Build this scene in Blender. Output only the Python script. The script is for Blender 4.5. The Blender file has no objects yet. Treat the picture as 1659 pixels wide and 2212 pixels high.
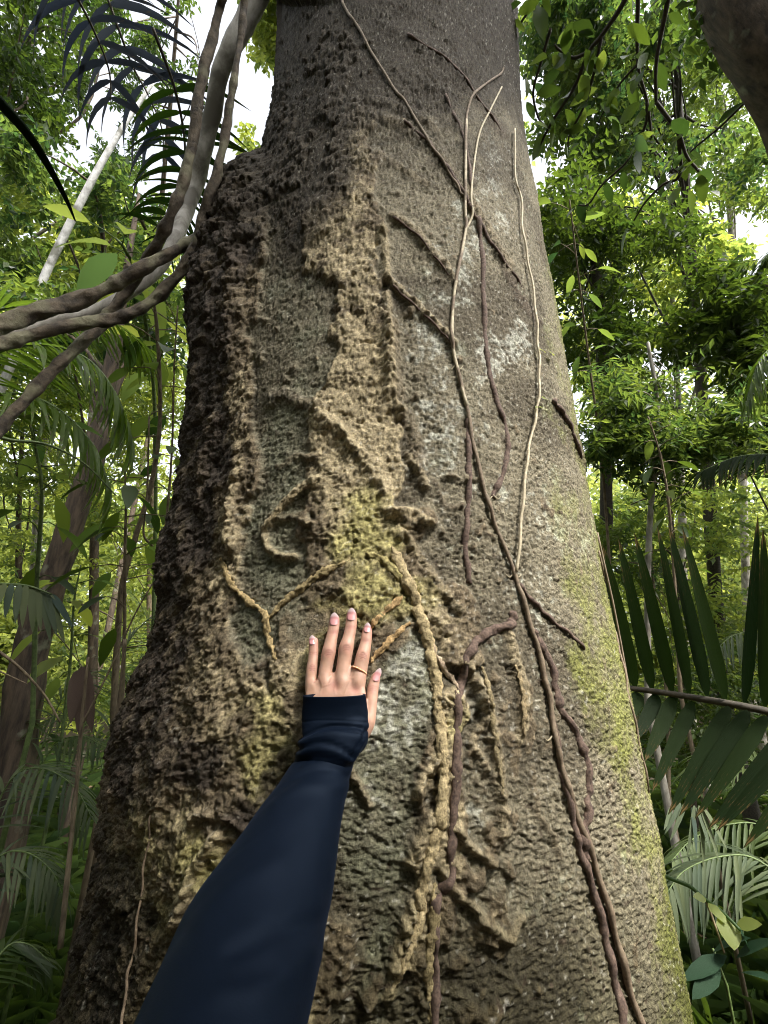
import bpy, math, random
import numpy as np
from mathutils import Vector
from mathutils.bvhtree import BVHTree

random.seed(7)
RNG = np.random.default_rng(11)
R_ = math.radians

# ------------------------------------------------------------------ camera, sky, sun, exposure
sc = bpy.context.scene
PITCH = R_(21.5)
CAMZ = 1.5
VF = 47.5
cd = bpy.data.cameras.new('camera')
cam = bpy.data.objects.new('camera', cd)
sc.collection.objects.link(cam)
cam.location = (0, 0, CAMZ)
cam.rotation_euler = (R_(90) + PITCH, 0, 0)
cd.sensor_fit = 'VERTICAL'
cd.sensor_height = 24
cd.lens = 12 / math.tan(R_(VF))
cd.clip_start = 0.02
cd.clip_end = 400
sc.camera = cam

SUN_EL, SUN_AZ = R_(50), R_(138)          # azimuth measured from +Y towards +X
world = bpy.data.worlds.new('World')
sc.world = world
world.use_nodes = True
wn = world.node_tree
bgn = wn.nodes['Background']
sky = wn.nodes.new('ShaderNodeTexSky')
sky.sky_type = 'NISHITA'
sky.sun_disc = False
sky.sun_elevation = SUN_EL
sky.sun_rotation = SUN_AZ
sky.air_density = 1.0
sky.dust_density = 4.0
hs = wn.nodes.new('ShaderNodeHueSaturation')
hs.inputs['Saturation'].default_value = 0.22
wn.links.new(sky.outputs[0], hs.inputs['Color'])
wn.links.new(hs.outputs[0], bgn.inputs['Color'])
bgn.inputs['Strength'].default_value = 0.15

sd = bpy.data.lights.new('sun', 'SUN')
sd.energy = 2.3
sd.angle = R_(10)
sd.color = (1.0, 0.95, 0.86)
so = bpy.data.objects.new('sun', sd)
sc.collection.objects.link(so)
sdir = Vector((math.sin(SUN_AZ) * math.cos(SUN_EL), math.cos(SUN_AZ) * math.cos(SUN_EL), math.sin(SUN_EL)))
so.rotation_euler = sdir.to_track_quat('Z', 'Y').to_euler()

sc.view_settings.view_transform = 'Standard'
sc.view_settings.look = 'None'
sc.view_settings.exposure = 1.97
sc.view_settings.gamma = 1
sc.view_settings.use_curve_mapping = False
sc.cycles.max_bounces = 8
sc.cycles.transmission_bounces = 6
sc.cycles.use_denoising = True
sc.cycles.filter_width = 1.0

# ------------------------------------------------------------------ projection helpers (photo measured on a 1659 x 2212 sheet)
FW, FH = 1659.0, 2212.0
FOC = (FH / 2) / math.tan(R_(VF))
CP, SP = math.cos(PITCH), math.sin(PITCH)


def ray(X, Y):
    x = X - FW / 2
    v = FH / 2 - Y
    return Vector((x, FOC * CP - v * SP, FOC * SP + v * CP))


def P(X, Y, d):
    """point seen at (X, Y), at distance d metres"""
    return Vector((0, 0, CAMZ)) + ray(X, Y).normalized() * d


def PD(X, Y, D):
    """point seen at (X, Y), at depth D along the view axis"""
    return Vector((0, 0, CAMZ)) + ray(X, Y) * (D / FOC)


def project(p):
    """N x 3 -> X, Y, depth"""
    x = p[:, 0]
    y = p[:, 1]
    z = p[:, 2] - CAMZ
    dep = y * CP + z * SP
    up = -y * SP + z * CP
    dd = np.where(dep > 0.03, dep, 0.03)
    return FW / 2 + FOC * x / dd, FH / 2 - FOC * up / dd, dep


# ------------------------------------------------------------------ noise
def _h(ix, iy, seed):
    n = (ix.astype(np.int64) * 374761393 + iy.astype(np.int64) * 668265263 + seed * 974634777) & 0xFFFFFFFF
    n = ((n ^ (n >> 13)) * 1274126177) & 0xFFFFFFFF
    n = ((n ^ (n >> 16)) * 2246822519) & 0xFFFFFFFF
    n = n ^ (n >> 15)
    return (n & 0xFFFFFF).astype(np.float32) / np.float32(0xFFFFFF)


def vn(x, y, seed=0):
    ix = np.floor(x)
    iy = np.floor(y)
    fx = (x - ix).astype(np.float32)
    fy = (y - iy).astype(np.float32)
    ux = fx * fx * (3 - 2 * fx)
    uy = fy * fy * (3 - 2 * fy)
    a = _h(ix, iy, seed)
    b = _h(ix + 1, iy, seed)
    c = _h(ix, iy + 1, seed)
    d = _h(ix + 1, iy + 1, seed)
    return (a + (b - a) * ux) * (1 - uy) + (c + (d - c) * ux) * uy


def fbm(x, y, seed=0, oct=4, gain=0.5):
    s = 0
    a = 1.0
    t = 0
    for k in range(oct):
        s = s + a * vn(x * 2 ** k + 17.3 * k, y * 2 ** k + 9.1 * k, seed + k)
        t += a
        a *= gain
    return s / t


def ridged(x, y, seed=0, oct=3):
    s = 0
    a = 1.0
    t = 0
    for k in range(oct):
        s = s + a * (1 - np.abs(2 * vn(x * 2 ** k + 5.3 * k, y * 2 ** k, seed + k) - 1))
        t += a
        a *= 0.5
    return s / t


def worley(x, y, seed=0):
    ix = np.floor(x)
    iy = np.floor(y)
    best = np.full(x.shape, 9.0, np.float32)
    for dx in (-1, 0, 1):
        for dy in (-1, 0, 1):
            cx = ix + dx
            cy = iy + dy
            px = cx + _h(cx, cy, seed)
            py = cy + _h(cx, cy, seed + 77)
            d = (px - x) ** 2 + (py - y) ** 2
            best = np.minimum(best, d.astype(np.float32))
    return np.sqrt(best)


def sstep(a, b, x):
    t = np.clip((x - a) / (b - a), 0, 1)
    return t * t * (3 - 2 * t)


def polydist(X, Y, pts, reach):
    """distance (px) to a polyline, only evaluated near it"""
    pts = np.array(pts, float)
    out = np.full(X.shape, 1e6, np.float32)
    m = (X > pts[:, 0].min() - reach) & (X < pts[:, 0].max() + reach) & (Y > pts[:, 1].min() - reach) & (Y < pts[:, 1].max() + reach)
    if not m.any():
        return out
    x = X[m]
    y = Y[m]
    best = np.full(x.shape, 1e6)
    for i in range(len(pts) - 1):
        ax, ay = pts[i]
        bx, by = pts[i + 1]
        L2 = (bx - ax) ** 2 + (by - ay) ** 2 + 1e-9
        t = np.clip(((x - ax) * (bx - ax) + (y - ay) * (by - ay)) / L2, 0, 1)
        d = np.hypot(x - ax - t * (bx - ax), y - ay - t * (by - ay))
        best = np.minimum(best, d)
    out[m] = best
    return out


def smooth_line(pts, n=8):
    """Catmull-Rom through points (any dimension)"""
    pts = [np.array(p, float) for p in pts]
    if len(pts) < 3:
        return [pts[0] + (pts[-1] - pts[0]) * k / n for k in range(n + 1)]
    ext = [2 * pts[0] - pts[1]] + pts + [2 * pts[-1] - pts[-2]]
    out = []
    for i in range(1, len(ext) - 2):
        p0, p1, p2, p3 = ext[i - 1:i + 3]
        for k in range(n):
            t = k / n
            out.append(0.5 * (2 * p1 + (p2 - p0) * t + (2 * p0 - 5 * p1 + 4 * p2 - p3) * t * t + (3 * p1 - p0 - 3 * p2 + p3) * t ** 3))
    out.append(pts[-1])
    return out


# ------------------------------------------------------------------ object helpers
COL = sc.collection


def mesh_np(name, verts, faces, col=None, smooth=True):
    """verts N x 3, faces M x k (k = 3 or 4, uniform) or list of such arrays"""
    me = bpy.data.meshes.new(name)
    verts = np.asarray(verts, np.float32)
    if not isinstance(faces, list):
        faces = [faces]
    faces = [np.asarray(f, np.int32) for f in faces if len(f)]
    me.vertices.add(len(verts))
    me.vertices.foreach_set('co', verts.ravel())
    loops = np.concatenate([f.ravel() for f in faces])
    tot = np.concatenate([np.full(len(f), f.shape[1], np.int32) for f in faces])
    start = np.concatenate([[0], np.cumsum(tot)[:-1]]).astype(np.int32)
    me.loops.add(len(loops))
    me.loops.foreach_set('vertex_index', loops)
    me.polygons.add(len(tot))
    me.polygons.foreach_set('loop_start', start)
    me.polygons.foreach_set('loop_total', tot)
    me.update(calc_edges=True)
    me.polygons.foreach_set('use_smooth', np.full(len(tot), smooth, bool))
    if col is not None:
        at = me.color_attributes.new('tone', 'FLOAT_COLOR', 'POINT')
        c4 = np.ones((len(verts), 4), np.float32)
        col = np.asarray(col, np.float32)
        if col.ndim == 1:
            c4[:, :3] = col[:, None]
        else:
            c4[:, :3] = col
        at.data.foreach_set('color', c4.ravel())
    me.validate()
    return me


def thing(name, label, cat, loc=(0, 0, 0), group=None):
    o = bpy.data.objects.new(name, None)
    COL.objects.link(o)
    o.location = loc
    o.empty_display_size = 0.05
    o['label'] = label
    o['category'] = cat
    if group:
        o['group'] = group
    return o


def tag(o, label=None, cat=None, group=None, kind=None):
    if label:
        o['label'] = label
    if cat:
        o['category'] = cat
    if group:
        o['group'] = group
    if kind:
        o['kind'] = kind
    return o


def root_loc(parent):
    v = Vector((0, 0, 0))
    while parent is not None:
        v += parent.location
        parent = parent.parent
    return v


def obj(name, me, mat, parent=None):
    o = bpy.data.objects.new(name, me)
    COL.objects.link(o)
    if mat is not None and len(me.materials) == 0:
        me.materials.append(mat)
    if parent is not None:
        o.parent = parent
    return o


def part(name, verts, faces, mat, parent=None, col=None, smooth=True):
    """verts in world space"""
    v = np.asarray(verts, np.float64)
    if parent is not None:
        l = root_loc(parent)
        v = v - np.array(l)
    return obj(name, mesh_np(name, v, faces, col, smooth), mat, parent)


def tube(pts, radii, seg=8, rough=0.0, seed=0, cap=True, flat=1.0):
    """pts list of 3-vectors; radii per point; returns verts, quads"""
    pts = np.array([np.array(p, float) for p in pts])
    n = len(pts)
    radii = np.interp(np.linspace(0, 1, n), np.linspace(0, 1, len(radii)), radii) if len(radii) != n else np.array(radii, float)
    tan = np.gradient(pts, axis=0)
    tan /= np.linalg.norm(tan, axis=1)[:, None] + 1e-12
    up = np.array([0.0, 0.0, 1.0])
    if abs(tan[0] @ up) > 0.9:
        up = np.array([0.0, 1.0, 0.0])
    u = np.cross(tan[0], up)
    u /= np.linalg.norm(u)
    V = []
    ang = np.arange(seg) * 2 * math.pi / seg
    arc = 0
    for i in range(n):
        u = u - tan[i] * (u @ tan[i])
        u /= np.linalg.norm(u) + 1e-12
        w = np.cross(tan[i], u)
        if i:
            arc += np.linalg.norm(pts[i] - pts[i - 1])
        r = radii[i] * np.ones(seg)
        if rough:
            sc_ = 1 / max(radii.mean(), 1e-4)
            r = r * (1 + rough * (fbm(np.cos(ang) * 1.2 + arc * sc_ * 0.35 + seed * 3.7, np.sin(ang) * 1.2 + arc * sc_ * 0.15 + seed, seed, 3) - 0.5) * 2)
        V.append(pts[i] + u * (np.cos(ang) * r)[:, None] + w * (np.sin(ang) * r * flat)[:, None])
    V = np.concatenate(V)
    F = []
    for i in range(n - 1):
        a = i * seg
        for k in range(seg):
            F.append((a + k, a + (k + 1) % seg, a + seg + (k + 1) % seg, a + seg + k))
    F = np.array(F, np.int32)
    faces = [F]
    if cap:
        V = np.vstack([V, pts[0], pts[-1]])
        c0 = n * seg
        T = [(c0, (k + 1) % seg, k) for k in range(seg)] + [(c0 + 1, (n - 1) * seg + k, (n - 1) * seg + (k + 1) % seg) for k in range(seg)]
        faces.append(np.array(T, np.int32))
    return V, faces


def join(parts):
    """list of (verts, faces list) -> one"""
    V = []
    tri = []
    quad = []
    off = 0
    for v, fs in parts:
        if not isinstance(fs, list):
            fs = [fs]
        for f in fs:
            f = np.asarray(f, np.int32)
            (tri if f.shape[1] == 3 else quad).append(f + off)
        V.append(v)
        off += len(v)
    faces = []
    if quad:
        faces.append(np.concatenate(quad))
    if tri:
        faces.append(np.concatenate(tri))
    return np.concatenate(V), faces


# ------------------------------------------------------------------ materials
def nodes(name):
    m = bpy.data.materials.new(name)
    m.use_nodes = True
    nt = m.node_tree
    return m, nt, nt.nodes['Principled BSDF'], nt.nodes['Material Output']


def mat_bark_main():
    m, nt, b, out = nodes('big_tree_bark')
    N, L = nt.nodes, nt.links
    at = N.new('ShaderNodeAttribute')
    at.attribute_name = 'tone'
    tc = N.new('ShaderNodeTexCoord')
    n1 = N.new('ShaderNodeTexNoise')
    n1.inputs['Scale'].default_value = 300
    n1.inputs['Detail'].default_value = 4
    n1.inputs['Roughness'].default_value = 0.7
    L.new(tc.outputs['Object'], n1.inputs['Vector'])
    mr = N.new('ShaderNodeMapRange')
    mr.inputs['From Min'].default_value = 0.3
    mr.inputs['From Max'].default_value = 0.7
    mr.inputs['To Min'].default_value = 0.45
    mr.inputs['To Max'].default_value = 1.6
    L.new(n1.outputs['Fac'], mr.inputs['Value'])
    mx = N.new('ShaderNodeVectorMath')
    mx.operation = 'SCALE'
    L.new(at.outputs['Color'], mx.inputs[0])
    L.new(mr.outputs[0], mx.inputs['Scale'])
    L.new(mx.outputs[0], b.inputs['Base Color'])
    b.inputs['Roughness'].default_value = 0.8
    b.inputs['Specular IOR Level'].default_value = 0.16
    bp = N.new('ShaderNodeBump')
    bp.inputs['Strength'].default_value = 1.0
    bp.inputs['Distance'].default_value = 0.0032
    L.new(n1.outputs['Fac'], bp.inputs['Height'])
    L.new(bp.outputs[0], b.inputs['Normal'])
    return m


def mat_wood(name, c1, c2, scale=30, rough=0.8, bump=0.004, stretch=(1, 1, 0.25), c3=None, f3=0.6):
    m, nt, b, out = nodes(name)
    N, L = nt.nodes, nt.links
    tc = N.new('ShaderNodeTexCoord')
    mp = N.new('ShaderNodeMapping')
    mp.inputs['Scale'].default_value = stretch
    L.new(tc.outputs['Object'], mp.inputs['Vector'])
    n1 = N.new('ShaderNodeTexNoise')
    n1.inputs['Scale'].default_value = scale
    n1.inputs['Detail'].default_value = 6
    n1.inputs['Roughness'].default_value = 0.65
    L.new(mp.outputs[0], n1.inputs['Vector'])
    r = N.new('ShaderNodeValToRGB')
    r.color_ramp.elements[0].color = (*c1, 1)
    r.color_ramp.elements[1].color = (*c2, 1)
    r.color_ramp.elements[0].position = 0.36
    r.color_ramp.elements[1].position = 0.64
    L.new(n1.outputs['Fac'], r.inputs[0])
    src = r.outputs[0]
    if c3:
        n2 = N.new('ShaderNodeTexNoise')
        n2.inputs['Scale'].default_value = scale * 0.3
        n2.inputs['Detail'].default_value = 5
        L.new(tc.outputs['Object'], n2.inputs['Vector'])
        r2 = N.new('ShaderNodeValToRGB')
        r2.color_ramp.elements[0].position = f3 - 0.06
        r2.color_ramp.elements[1].position = f3 + 0.04
        L.new(n2.outputs['Fac'], r2.inputs[0])
        mx = N.new('ShaderNodeMix')
        mx.data_type = 'RGBA'
        L.new(r2.outputs[0], mx.inputs['Factor'])
        L.new(src, mx.inputs['A'])
        mx.inputs['B'].default_value = (*c3, 1)
        src = mx.outputs['Result']
    L.new(src, b.inputs['Base Color'])
    b.inputs['Roughness'].default_value = rough
    bp = N.new('ShaderNodeBump')
    bp.inputs['Strength'].default_value = 0.8
    bp.inputs['Distance'].default_value = bump
    L.new(n1.outputs['Fac'], bp.inputs['Height'])
    L.new(bp.outputs[0], b.inputs['Normal'])
    return m


def mat_leaf(name, base, trans, tf=0.45, rough=0.42, spec=0.5, vary=0.5, ribs=False):
    m, nt, b, out = nodes(name)
    N, L = nt.nodes, nt.links
    at = N.new('ShaderNodeAttribute')
    at.attribute_name = 'tone'
    oi = N.new('ShaderNodeObjectInfo')
    # tone: 0..1 per leaf, mixes a darker/bluer and a lighter/yellower leaf
    mul = N.new('ShaderNodeMath')
    mul.operation = 'MULTIPLY_ADD'
    L.new(at.outputs['Fac'], mul.inputs[0])
    mul.inputs[1].default_value = 0.8
    ad = N.new('ShaderNodeMath')
    ad.operation = 'MULTIPLY'
    L.new(oi.outputs['Random'], ad.inputs[0])
    ad.inputs[1].default_value = 0.2
    L.new(ad.outputs[0], mul.inputs[2])

    def ramp(c, v):
        r = N.new('ShaderNodeValToRGB')
        e = r.color_ramp.elements
        e[0].color = (c[0] * (1 - v), c[1] * (1 - v * 0.75), c[2] * (1 - v * 0.4), 1)
        e[1].color = (c[0] * (1 + v * 1.6), c[1] * (1 + v), c[2] * (1 + 0.2 * v), 1)
        L.new(mul.outputs[0], r.inputs[0])
        return r
    r1 = ramp(base, vary)
    r2 = ramp(trans, vary)
    tc = N.new('ShaderNodeTexCoord')
    n1 = N.new('ShaderNodeTexNoise')
    n1.inputs['Scale'].default_value = 60
    L.new(tc.outputs['Object'], n1.inputs['Vector'])
    bp = N.new('ShaderNodeBump')
    bp.inputs['Strength'].default_value = 0.3
    bp.inputs['Distance'].default_value = 0.002
    L.new(n1.outputs['Fac'], bp.inputs['Height'])
    c1, c2 = r1.outputs[0], r2.outputs[0]
    if ribs:
        # lengthwise ribs, brown blotches and withered tips; leaf meshes run along their own X from 0 to 1
        mp = N.new('ShaderNodeMapping')
        mp.inputs['Scale'].default_value = (1.2, 16, 1)
        L.new(tc.outputs['Object'], mp.inputs['Vector'])
        n1.inputs['Scale'].default_value = 2.0
        L.new(mp.outputs[0], n1.inputs['Vector'])
        bp.inputs['Strength'].default_value = 0.6
        n2 = N.new('ShaderNodeTexNoise')
        n2.inputs['Scale'].default_value = 9
        n2.inputs['Detail'].default_value = 3
        L.new(tc.outputs['Object'], n2.inputs['Vector'])
        sx = N.new('ShaderNodeSeparateXYZ')
        L.new(tc.outputs['Object'], sx.inputs[0])
        ad2 = N.new('ShaderNodeMath')
        ad2.operation = 'MULTIPLY_ADD'
        L.new(sx.outputs['X'], ad2.inputs[0])
        ad2.inputs[1].default_value = 0.30
        L.new(n2.outputs['Fac'], ad2.inputs[2])
        rr_ = N.new('ShaderNodeMapRange')
        rr_.inputs['From Min'].default_value = 0.80
        rr_.inputs['From Max'].default_value = 0.90
        L.new(ad2.outputs[0], rr_.inputs['Value'])
        out_c = []
        for src in (c1, c2):
            mx = N.new('ShaderNodeMix')
            mx.data_type = 'RGBA'
            L.new(rr_.outputs[0], mx.inputs['Factor'])
            L.new(src, mx.inputs['A'])
            mx.inputs['B'].default_value = (0.10, 0.065, 0.025, 1)
            out_c.append(mx.outputs['Result'])
        c1, c2 = out_c
    L.new(c1, b.inputs['Base Color'])
    b.inputs['Roughness'].default_value = rough
    b.inputs['Specular IOR Level'].default_value = spec
    L.new(bp.outputs[0], b.inputs['Normal'])
    tr = N.new('ShaderNodeBsdfTranslucent')
    L.new(c2, tr.inputs['Color'])
    ms = N.new('ShaderNodeMixShader')
    ms.inputs[0].default_value = tf
    L.new(b.outputs[0], ms.inputs[1])
    L.new(tr.outputs[0], ms.inputs[2])
    L.new(ms.outputs[0], out.inputs['Surface'])
    return m


M = {}
M['bark'] = mat_bark_main()
M['liana'] = mat_wood('liana_bark', (0.028, 0.021, 0.014), (0.115, 0.088, 0.058), 38, 0.85, 0.009, (1, 1, 1), (0.15, 0.14, 0.085), 0.58)
M['vine_pale'] = mat_wood('pale_vine', (0.30, 0.25, 0.16), (0.50, 0.43, 0.30), 120, 0.7, 0.0006, (1, 1, 1))
M['vine_brown'] = mat_wood('brown_vine', (0.10, 0.07, 0.045), (0.22, 0.165, 0.11), 160, 0.8, 0.0008, (1, 1, 1))
M['root_brown'] = mat_wood('brown_root', (0.045, 0.028, 0.022), (0.15, 0.10, 0.075), 220, 0.9, 0.0016, (1, 1, 1))
M['pale_trunk'] = mat_wood('pale_trunk', (0.13, 0.115, 0.09), (0.33, 0.31, 0.27), 20, 0.8, 0.004, (1, 1, 0.4), (0.09, 0.08, 0.06), 0.6)
M['pole'] = mat_wood('white_trunk', (0.24, 0.24, 0.23), (0.48, 0.48, 0.47), 22, 0.8, 0.006, (1, 1, 0.6), (0.12, 0.12, 0.10), 0.6)
M['trunk_dark'] = mat_wood('brown_trunk', (0.022, 0.015, 0.010), (0.11, 0.078, 0.052), 30, 0.85, 0.012, (1, 1, 0.16), (0.17, 0.17, 0.12), 0.66)
M['twig'] = mat_wood('twig_bark', (0.02, 0.016, 0.01), (0.055, 0.045, 0.03), 60, 0.8, 0.002, (1, 1, 1))
M['sapling'] = mat_wood('sapling_bark', (0.09, 0.065, 0.04), (0.22, 0.17, 0.11), 60, 0.8, 0.002, (1, 1, 0.3))
M['leaf_mid'] = mat_leaf('green_leaf', (0.050, 0.080, 0.024), (0.14, 0.225, 0.04), 0.48, vary=0.65)
M['leaf_dark'] = mat_leaf('dark_leaf', (0.026, 0.050, 0.013), (0.08, 0.145, 0.018), 0.38)
M['leaf_lime'] = mat_leaf('lime_leaf', (0.11, 0.155, 0.045), (0.28, 0.38, 0.075), 0.55, vary=0.6)
M['leaf_pale'] = mat_leaf('pale_leaf', (0.055, 0.085, 0.032), (0.09, 0.15, 0.04), 0.35, 0.5, 0.25)
M['palm_dark'] = mat_leaf('dark_palm_leaf', (0.006, 0.014, 0.003), (0.020, 0.050, 0.005), 0.3, 0.6, 0.08, 0.4, ribs=True)
M['leaf_teal'] = mat_leaf('teal_leaf', (0.010, 0.028, 0.019), (0.012, 0.036, 0.018), 0.25, 0.6, 0.1)
M['leaf_hazy'] = mat_leaf('haze_tinted_leaf', (0.17, 0.23, 0.075), (0.34, 0.44, 0.13), 0.5, 0.5, 0.4, 0.6)  # paleness of distant haze put into the leaf colour
M['palm_sky'] = mat_leaf('blue_green_palm_leaf', (0.016, 0.022, 0.034), (0.03, 0.04, 0.06), 0.3, 0.6, 0.2, 0.35, ribs=True)
M['palm_green'] = mat_leaf('green_palm_leaf', (0.055, 0.10, 0.02), (0.18, 0.32, 0.03), 0.42, 0.4, ribs=True)
M['palm_silver'] = mat_leaf('silver_palm_leaf', (0.060, 0.085, 0.050), (0.07, 0.11, 0.04), 0.25, 0.6, 0.2)
M['stem_green'] = mat_wood('green_stem', (0.05, 0.08, 0.02), (0.11, 0.16, 0.045), 60, 0.6, 0.001, (1, 1, 1))
#SETTING
# ------------------------------------------------------------------ ground
def ground_h(x, y):
    x = np.asarray(x, float)
    y = np.asarray(y, float)
    r = np.hypot(x, y)
    h = 0.22 * (fbm(x * 0.35 + 3, y * 0.35 + 8, 5, 3) - 0.5) + 0.05 * (fbm(x * 3, y * 3, 9, 3) - 0.5)
    h = h + 0.10 * np.clip(y - 6, 0, 60) * sstep(6, 20, y)          # the slope rises behind
    return h


gx = np.sinh(np.linspace(-5.2, 5.2, 190)) * 1.1
gy = np.sinh(np.linspace(-5.2, 5.2, 190)) * 1.1 + 1.5
GX, GY = np.meshgrid(gx, gy)
gv = np.stack([GX.ravel(), GY.ravel(), ground_h(GX.ravel(), GY.ravel())], 1)
ii = np.arange(189)[:, None] * 190 + np.arange(189)[None, :]
ii = ii.ravel()
gf = np.stack([ii, ii + 1, ii + 191, ii + 190], 1)
M['soil'] = mat_wood('forest_soil', (0.014, 0.010, 0.007), (0.065, 0.045, 0.028), 9, 0.95, 0.02, (1, 1, 1), (0.03, 0.05, 0.015), 0.62)
g = part('ground', gv, gf, M['soil'])
tag(g, 'dark forest floor around the big tree', kind='structure')

# ------------------------------------------------------------------ the big tree: trunk solved from its two outlines
LEFT = [(612, -300), (608, -100), (604, 0), (592, 150), (575, 280), (552, 380), (520, 500), (492, 600), (462, 750), (432, 900), (405, 1050), (370, 1200),
        (335, 1330), (288, 1470), (240, 1600), (205, 1800), (160, 2000), (112, 2212), (80, 2360)]
RIGHT = [(1100, -300), (1108, -100), (1112, 0), (1124, 200), (1136, 300), (1157, 420), (1172, 520), (1190, 600), (1210, 720), (1230, 830), (1247, 930), (1263, 1030),
         (1282, 1120), (1301, 1220), (1323, 1330), (1346, 1430), (1366, 1520), (1387, 1620), (1407, 1720), (1426, 1800), (1442, 1900), (1462, 2000), (1481, 2100), (1502, 2212), (1530, 2360)]
# what the crust adds outside the smooth left outline
LEFT_REAL = [(604, 0), (590, 130), (578, 230), (566, 318), (545, 336), (520, 352), (500, 380), (480, 412), (465, 445), (460, 490), (448, 530), (426, 570), (414, 605), (406, 650),
             (408, 700), (410, 780), (404, 850), (398, 920), (388, 1000), (372, 1080), (350, 1160), (336, 1210), (330, 1245), (338, 1290), (330, 1350), (306, 1410),
             (274, 1480), (240, 1560), (222, 1640), (212, 1720), (206, 1800), (198, 1880), (166, 1980), (140, 2080), (118, 2190), (110, 2212)]
AX = 1.10


def edge_tab(pts):
    s = smooth_line(pts, 6)
    az = []
    te = []
    for q in s:
        r = ray(q[0], q[1])
        az.append(math.atan2(r.x, r.y))
        te.append(r.z / math.hypot(r.x, r.y))
    o = np.argsort(te)
    return np.array(te)[o], np.array(az)[o]


lt, la = edge_tab(LEFT)
rt, ra = edge_tab(RIGHT)


def profile(z):
    """z relative to the camera -> centre x, centre y, radius"""
    z = np.asarray(z, float)
    hd = np.full(z.shape, 1.0)
    for _ in range(4):
        te = z / hd
        a0 = np.interp(te, lt, la)
        a1 = np.interp(te, rt, ra)
        half = (a1 - a0) / 2
        hd = AX * np.cos(half)
    c = (a0 + a1) / 2
    r = AX * np.sin(half)
    return AX * np.sin(c), AX * np.cos(c), r


# rows
zz = [-0.42]
while zz[-1] < 2.9:
    D = 0.577 + 0.3665 * zz[-1]
    zz.append(zz[-1] + 3.15 * D * D / (FOC * 0.62))
low = list(np.linspace(-1.62, -0.42, 130)[:-1])
hi = list(2.9 + np.linspace(0, 1, 90)[1:] ** 1.5 * 9)
ROW = np.array(low + zz + hi)
dense = np.radians(np.linspace(-84, 84, 700))
back = np.radians(np.linspace(84, 276, 120))[1:-1]
TH = np.concatenate([dense, back])
TH = np.where(TH > math.pi, TH, TH)
NR, NC = len(ROW), len(TH)
pcx, pcy, pr = profile(ROW)
# smooth the solution so that the trunk is an even cone
k = 41
def sm(a):
    # smooth in z on an even grid
    zg = np.linspace(ROW[0], ROW[-1], 900)
    g_ = np.interp(zg, ROW, a)
    ker = np.hanning(k)
    ker /= ker.sum()
    pad = np.pad(g_, k // 2, mode='edge')
    return np.interp(ROW, zg, np.convolve(pad, ker, 'valid'))
k = 9
pcx, pcy, pr = sm(pcx), sm(pcy), sm(pr)
pr = np.where(ROW > 2.9, pr * (1 - 0.02 * (ROW - 2.9)), pr)
flare = np.clip((-0.5 - ROW) / 1.1, 0, 1)
zc, tc_ = np.meshgrid(ROW, TH, indexing='ij')
CX = np.repeat(pcx[:, None], NC, 1)
CY = np.repeat(pcy[:, None], NC, 1)
RR = np.repeat(pr[:, None], NC, 1) * (1 + 0.35 * (flare ** 2)[:, None] * (1 + 0.7 * np.cos(tc_ * 5 + 0.6)))
nx, ny = np.sin(tc_), -np.cos(tc_)
base = np.stack([CX + nx * RR, CY + ny * RR, zc + CAMZ], -1)
PX, PY, PDp = project(base.reshape(-1, 3))
PX = PX.reshape(NR, NC)
PY = PY.reshape(NR, NC)
PDp = PDp.reshape(NR, NC)
s_ = tc_ * 0.5
z_ = zc
front = np.cos(tc_) > -0.2


def fl(a):
    return a.astype(np.float32)


# domain warp shared by all masks
wx = (fbm(s_ * 9, z_ * 9, 31, 4) - 0.5) * 150
wy = (fbm(s_ * 9 + 40, z_ * 9, 37, 4) - 0.5) * 150
mx_, my_ = PX + wx * 0.8, PY + wy * 0.8


def blobs(L, soft=0.35):
    out = np.zeros(PX.shape, np.float32)
    for (x, y, rx, ry, rot, st) in L:
        a = R_(rot)
        dx, dy = mx_ - x, my_ - y
        u = (dx * math.cos(a) + dy * math.sin(a)) / rx
        v = (-dx * math.sin(a) + dy * math.cos(a)) / ry
        d = np.sqrt(u * u + v * v)
        out = np.maximum(out, st * (1 - sstep(1 - soft, 1 + soft, d)))
    return out


def within(pts_l, pts_r, soft=25):
    """between two outlines given as (Y, X) tables"""
    yl, xl = zip(*pts_l)
    yr, xr = zip(*pts_r)
    a = np.interp(my_, yl, xl)
    b = np.interp(my_, yr, xr)
    return sstep(-soft, soft, mx_ - a) * sstep(-soft, soft, b - mx_)


# crust: the crumbly layer of the middle ridge and the whole left side
crust_mid = within([(-200, 640), (150, 680), (330, 690), (500, 680), (700, 700), (900, 690), (1050, 660), (1200, 640), (1300, 600), (1700, 560), (2212, 300)],
                   [(-200, 740), (150, 780), (330, 810), (500, 830), (700, 835), (900, 840), (1050, 850), (1200, 900), (1300, 930), (1400, 960), (1550, 700), (1700, 640), (2212, 690)])
crust_mid *= sstep(0, 240, PY)
crust_left = within([(-200, -500), (2212, -500)],
                    [(-200, 600), (200, 600), (330, 640), (450, 600), (600, 560), (800, 545), (1000, 560), (1200, 540), (1350, 520), (1500, 600), (1700, 660), (2212, 560)])
crust_left = np.where(PY < 260, crust_left * sstep(100, 300, PY), crust_left)
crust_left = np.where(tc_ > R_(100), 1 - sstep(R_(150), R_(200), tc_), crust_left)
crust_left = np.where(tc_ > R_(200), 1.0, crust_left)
smooth_patch = blobs([(625, 980, 60, 130, 12, 1), (590, 1240, 66, 110, 3, 1), (640, 720, 50, 80, 10, 0.6), (540, 1370, 52, 62, 0, 1), (640, 1350, 40, 40, 0, .6),
                      (620, 620, 50, 60, 0, .6), (830, 1620, 60, 220, 6, 1), (820, 1850, 70, 180, 0, 1), (870, 1440, 50, 60, 0, .9)], 0.6)
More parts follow.
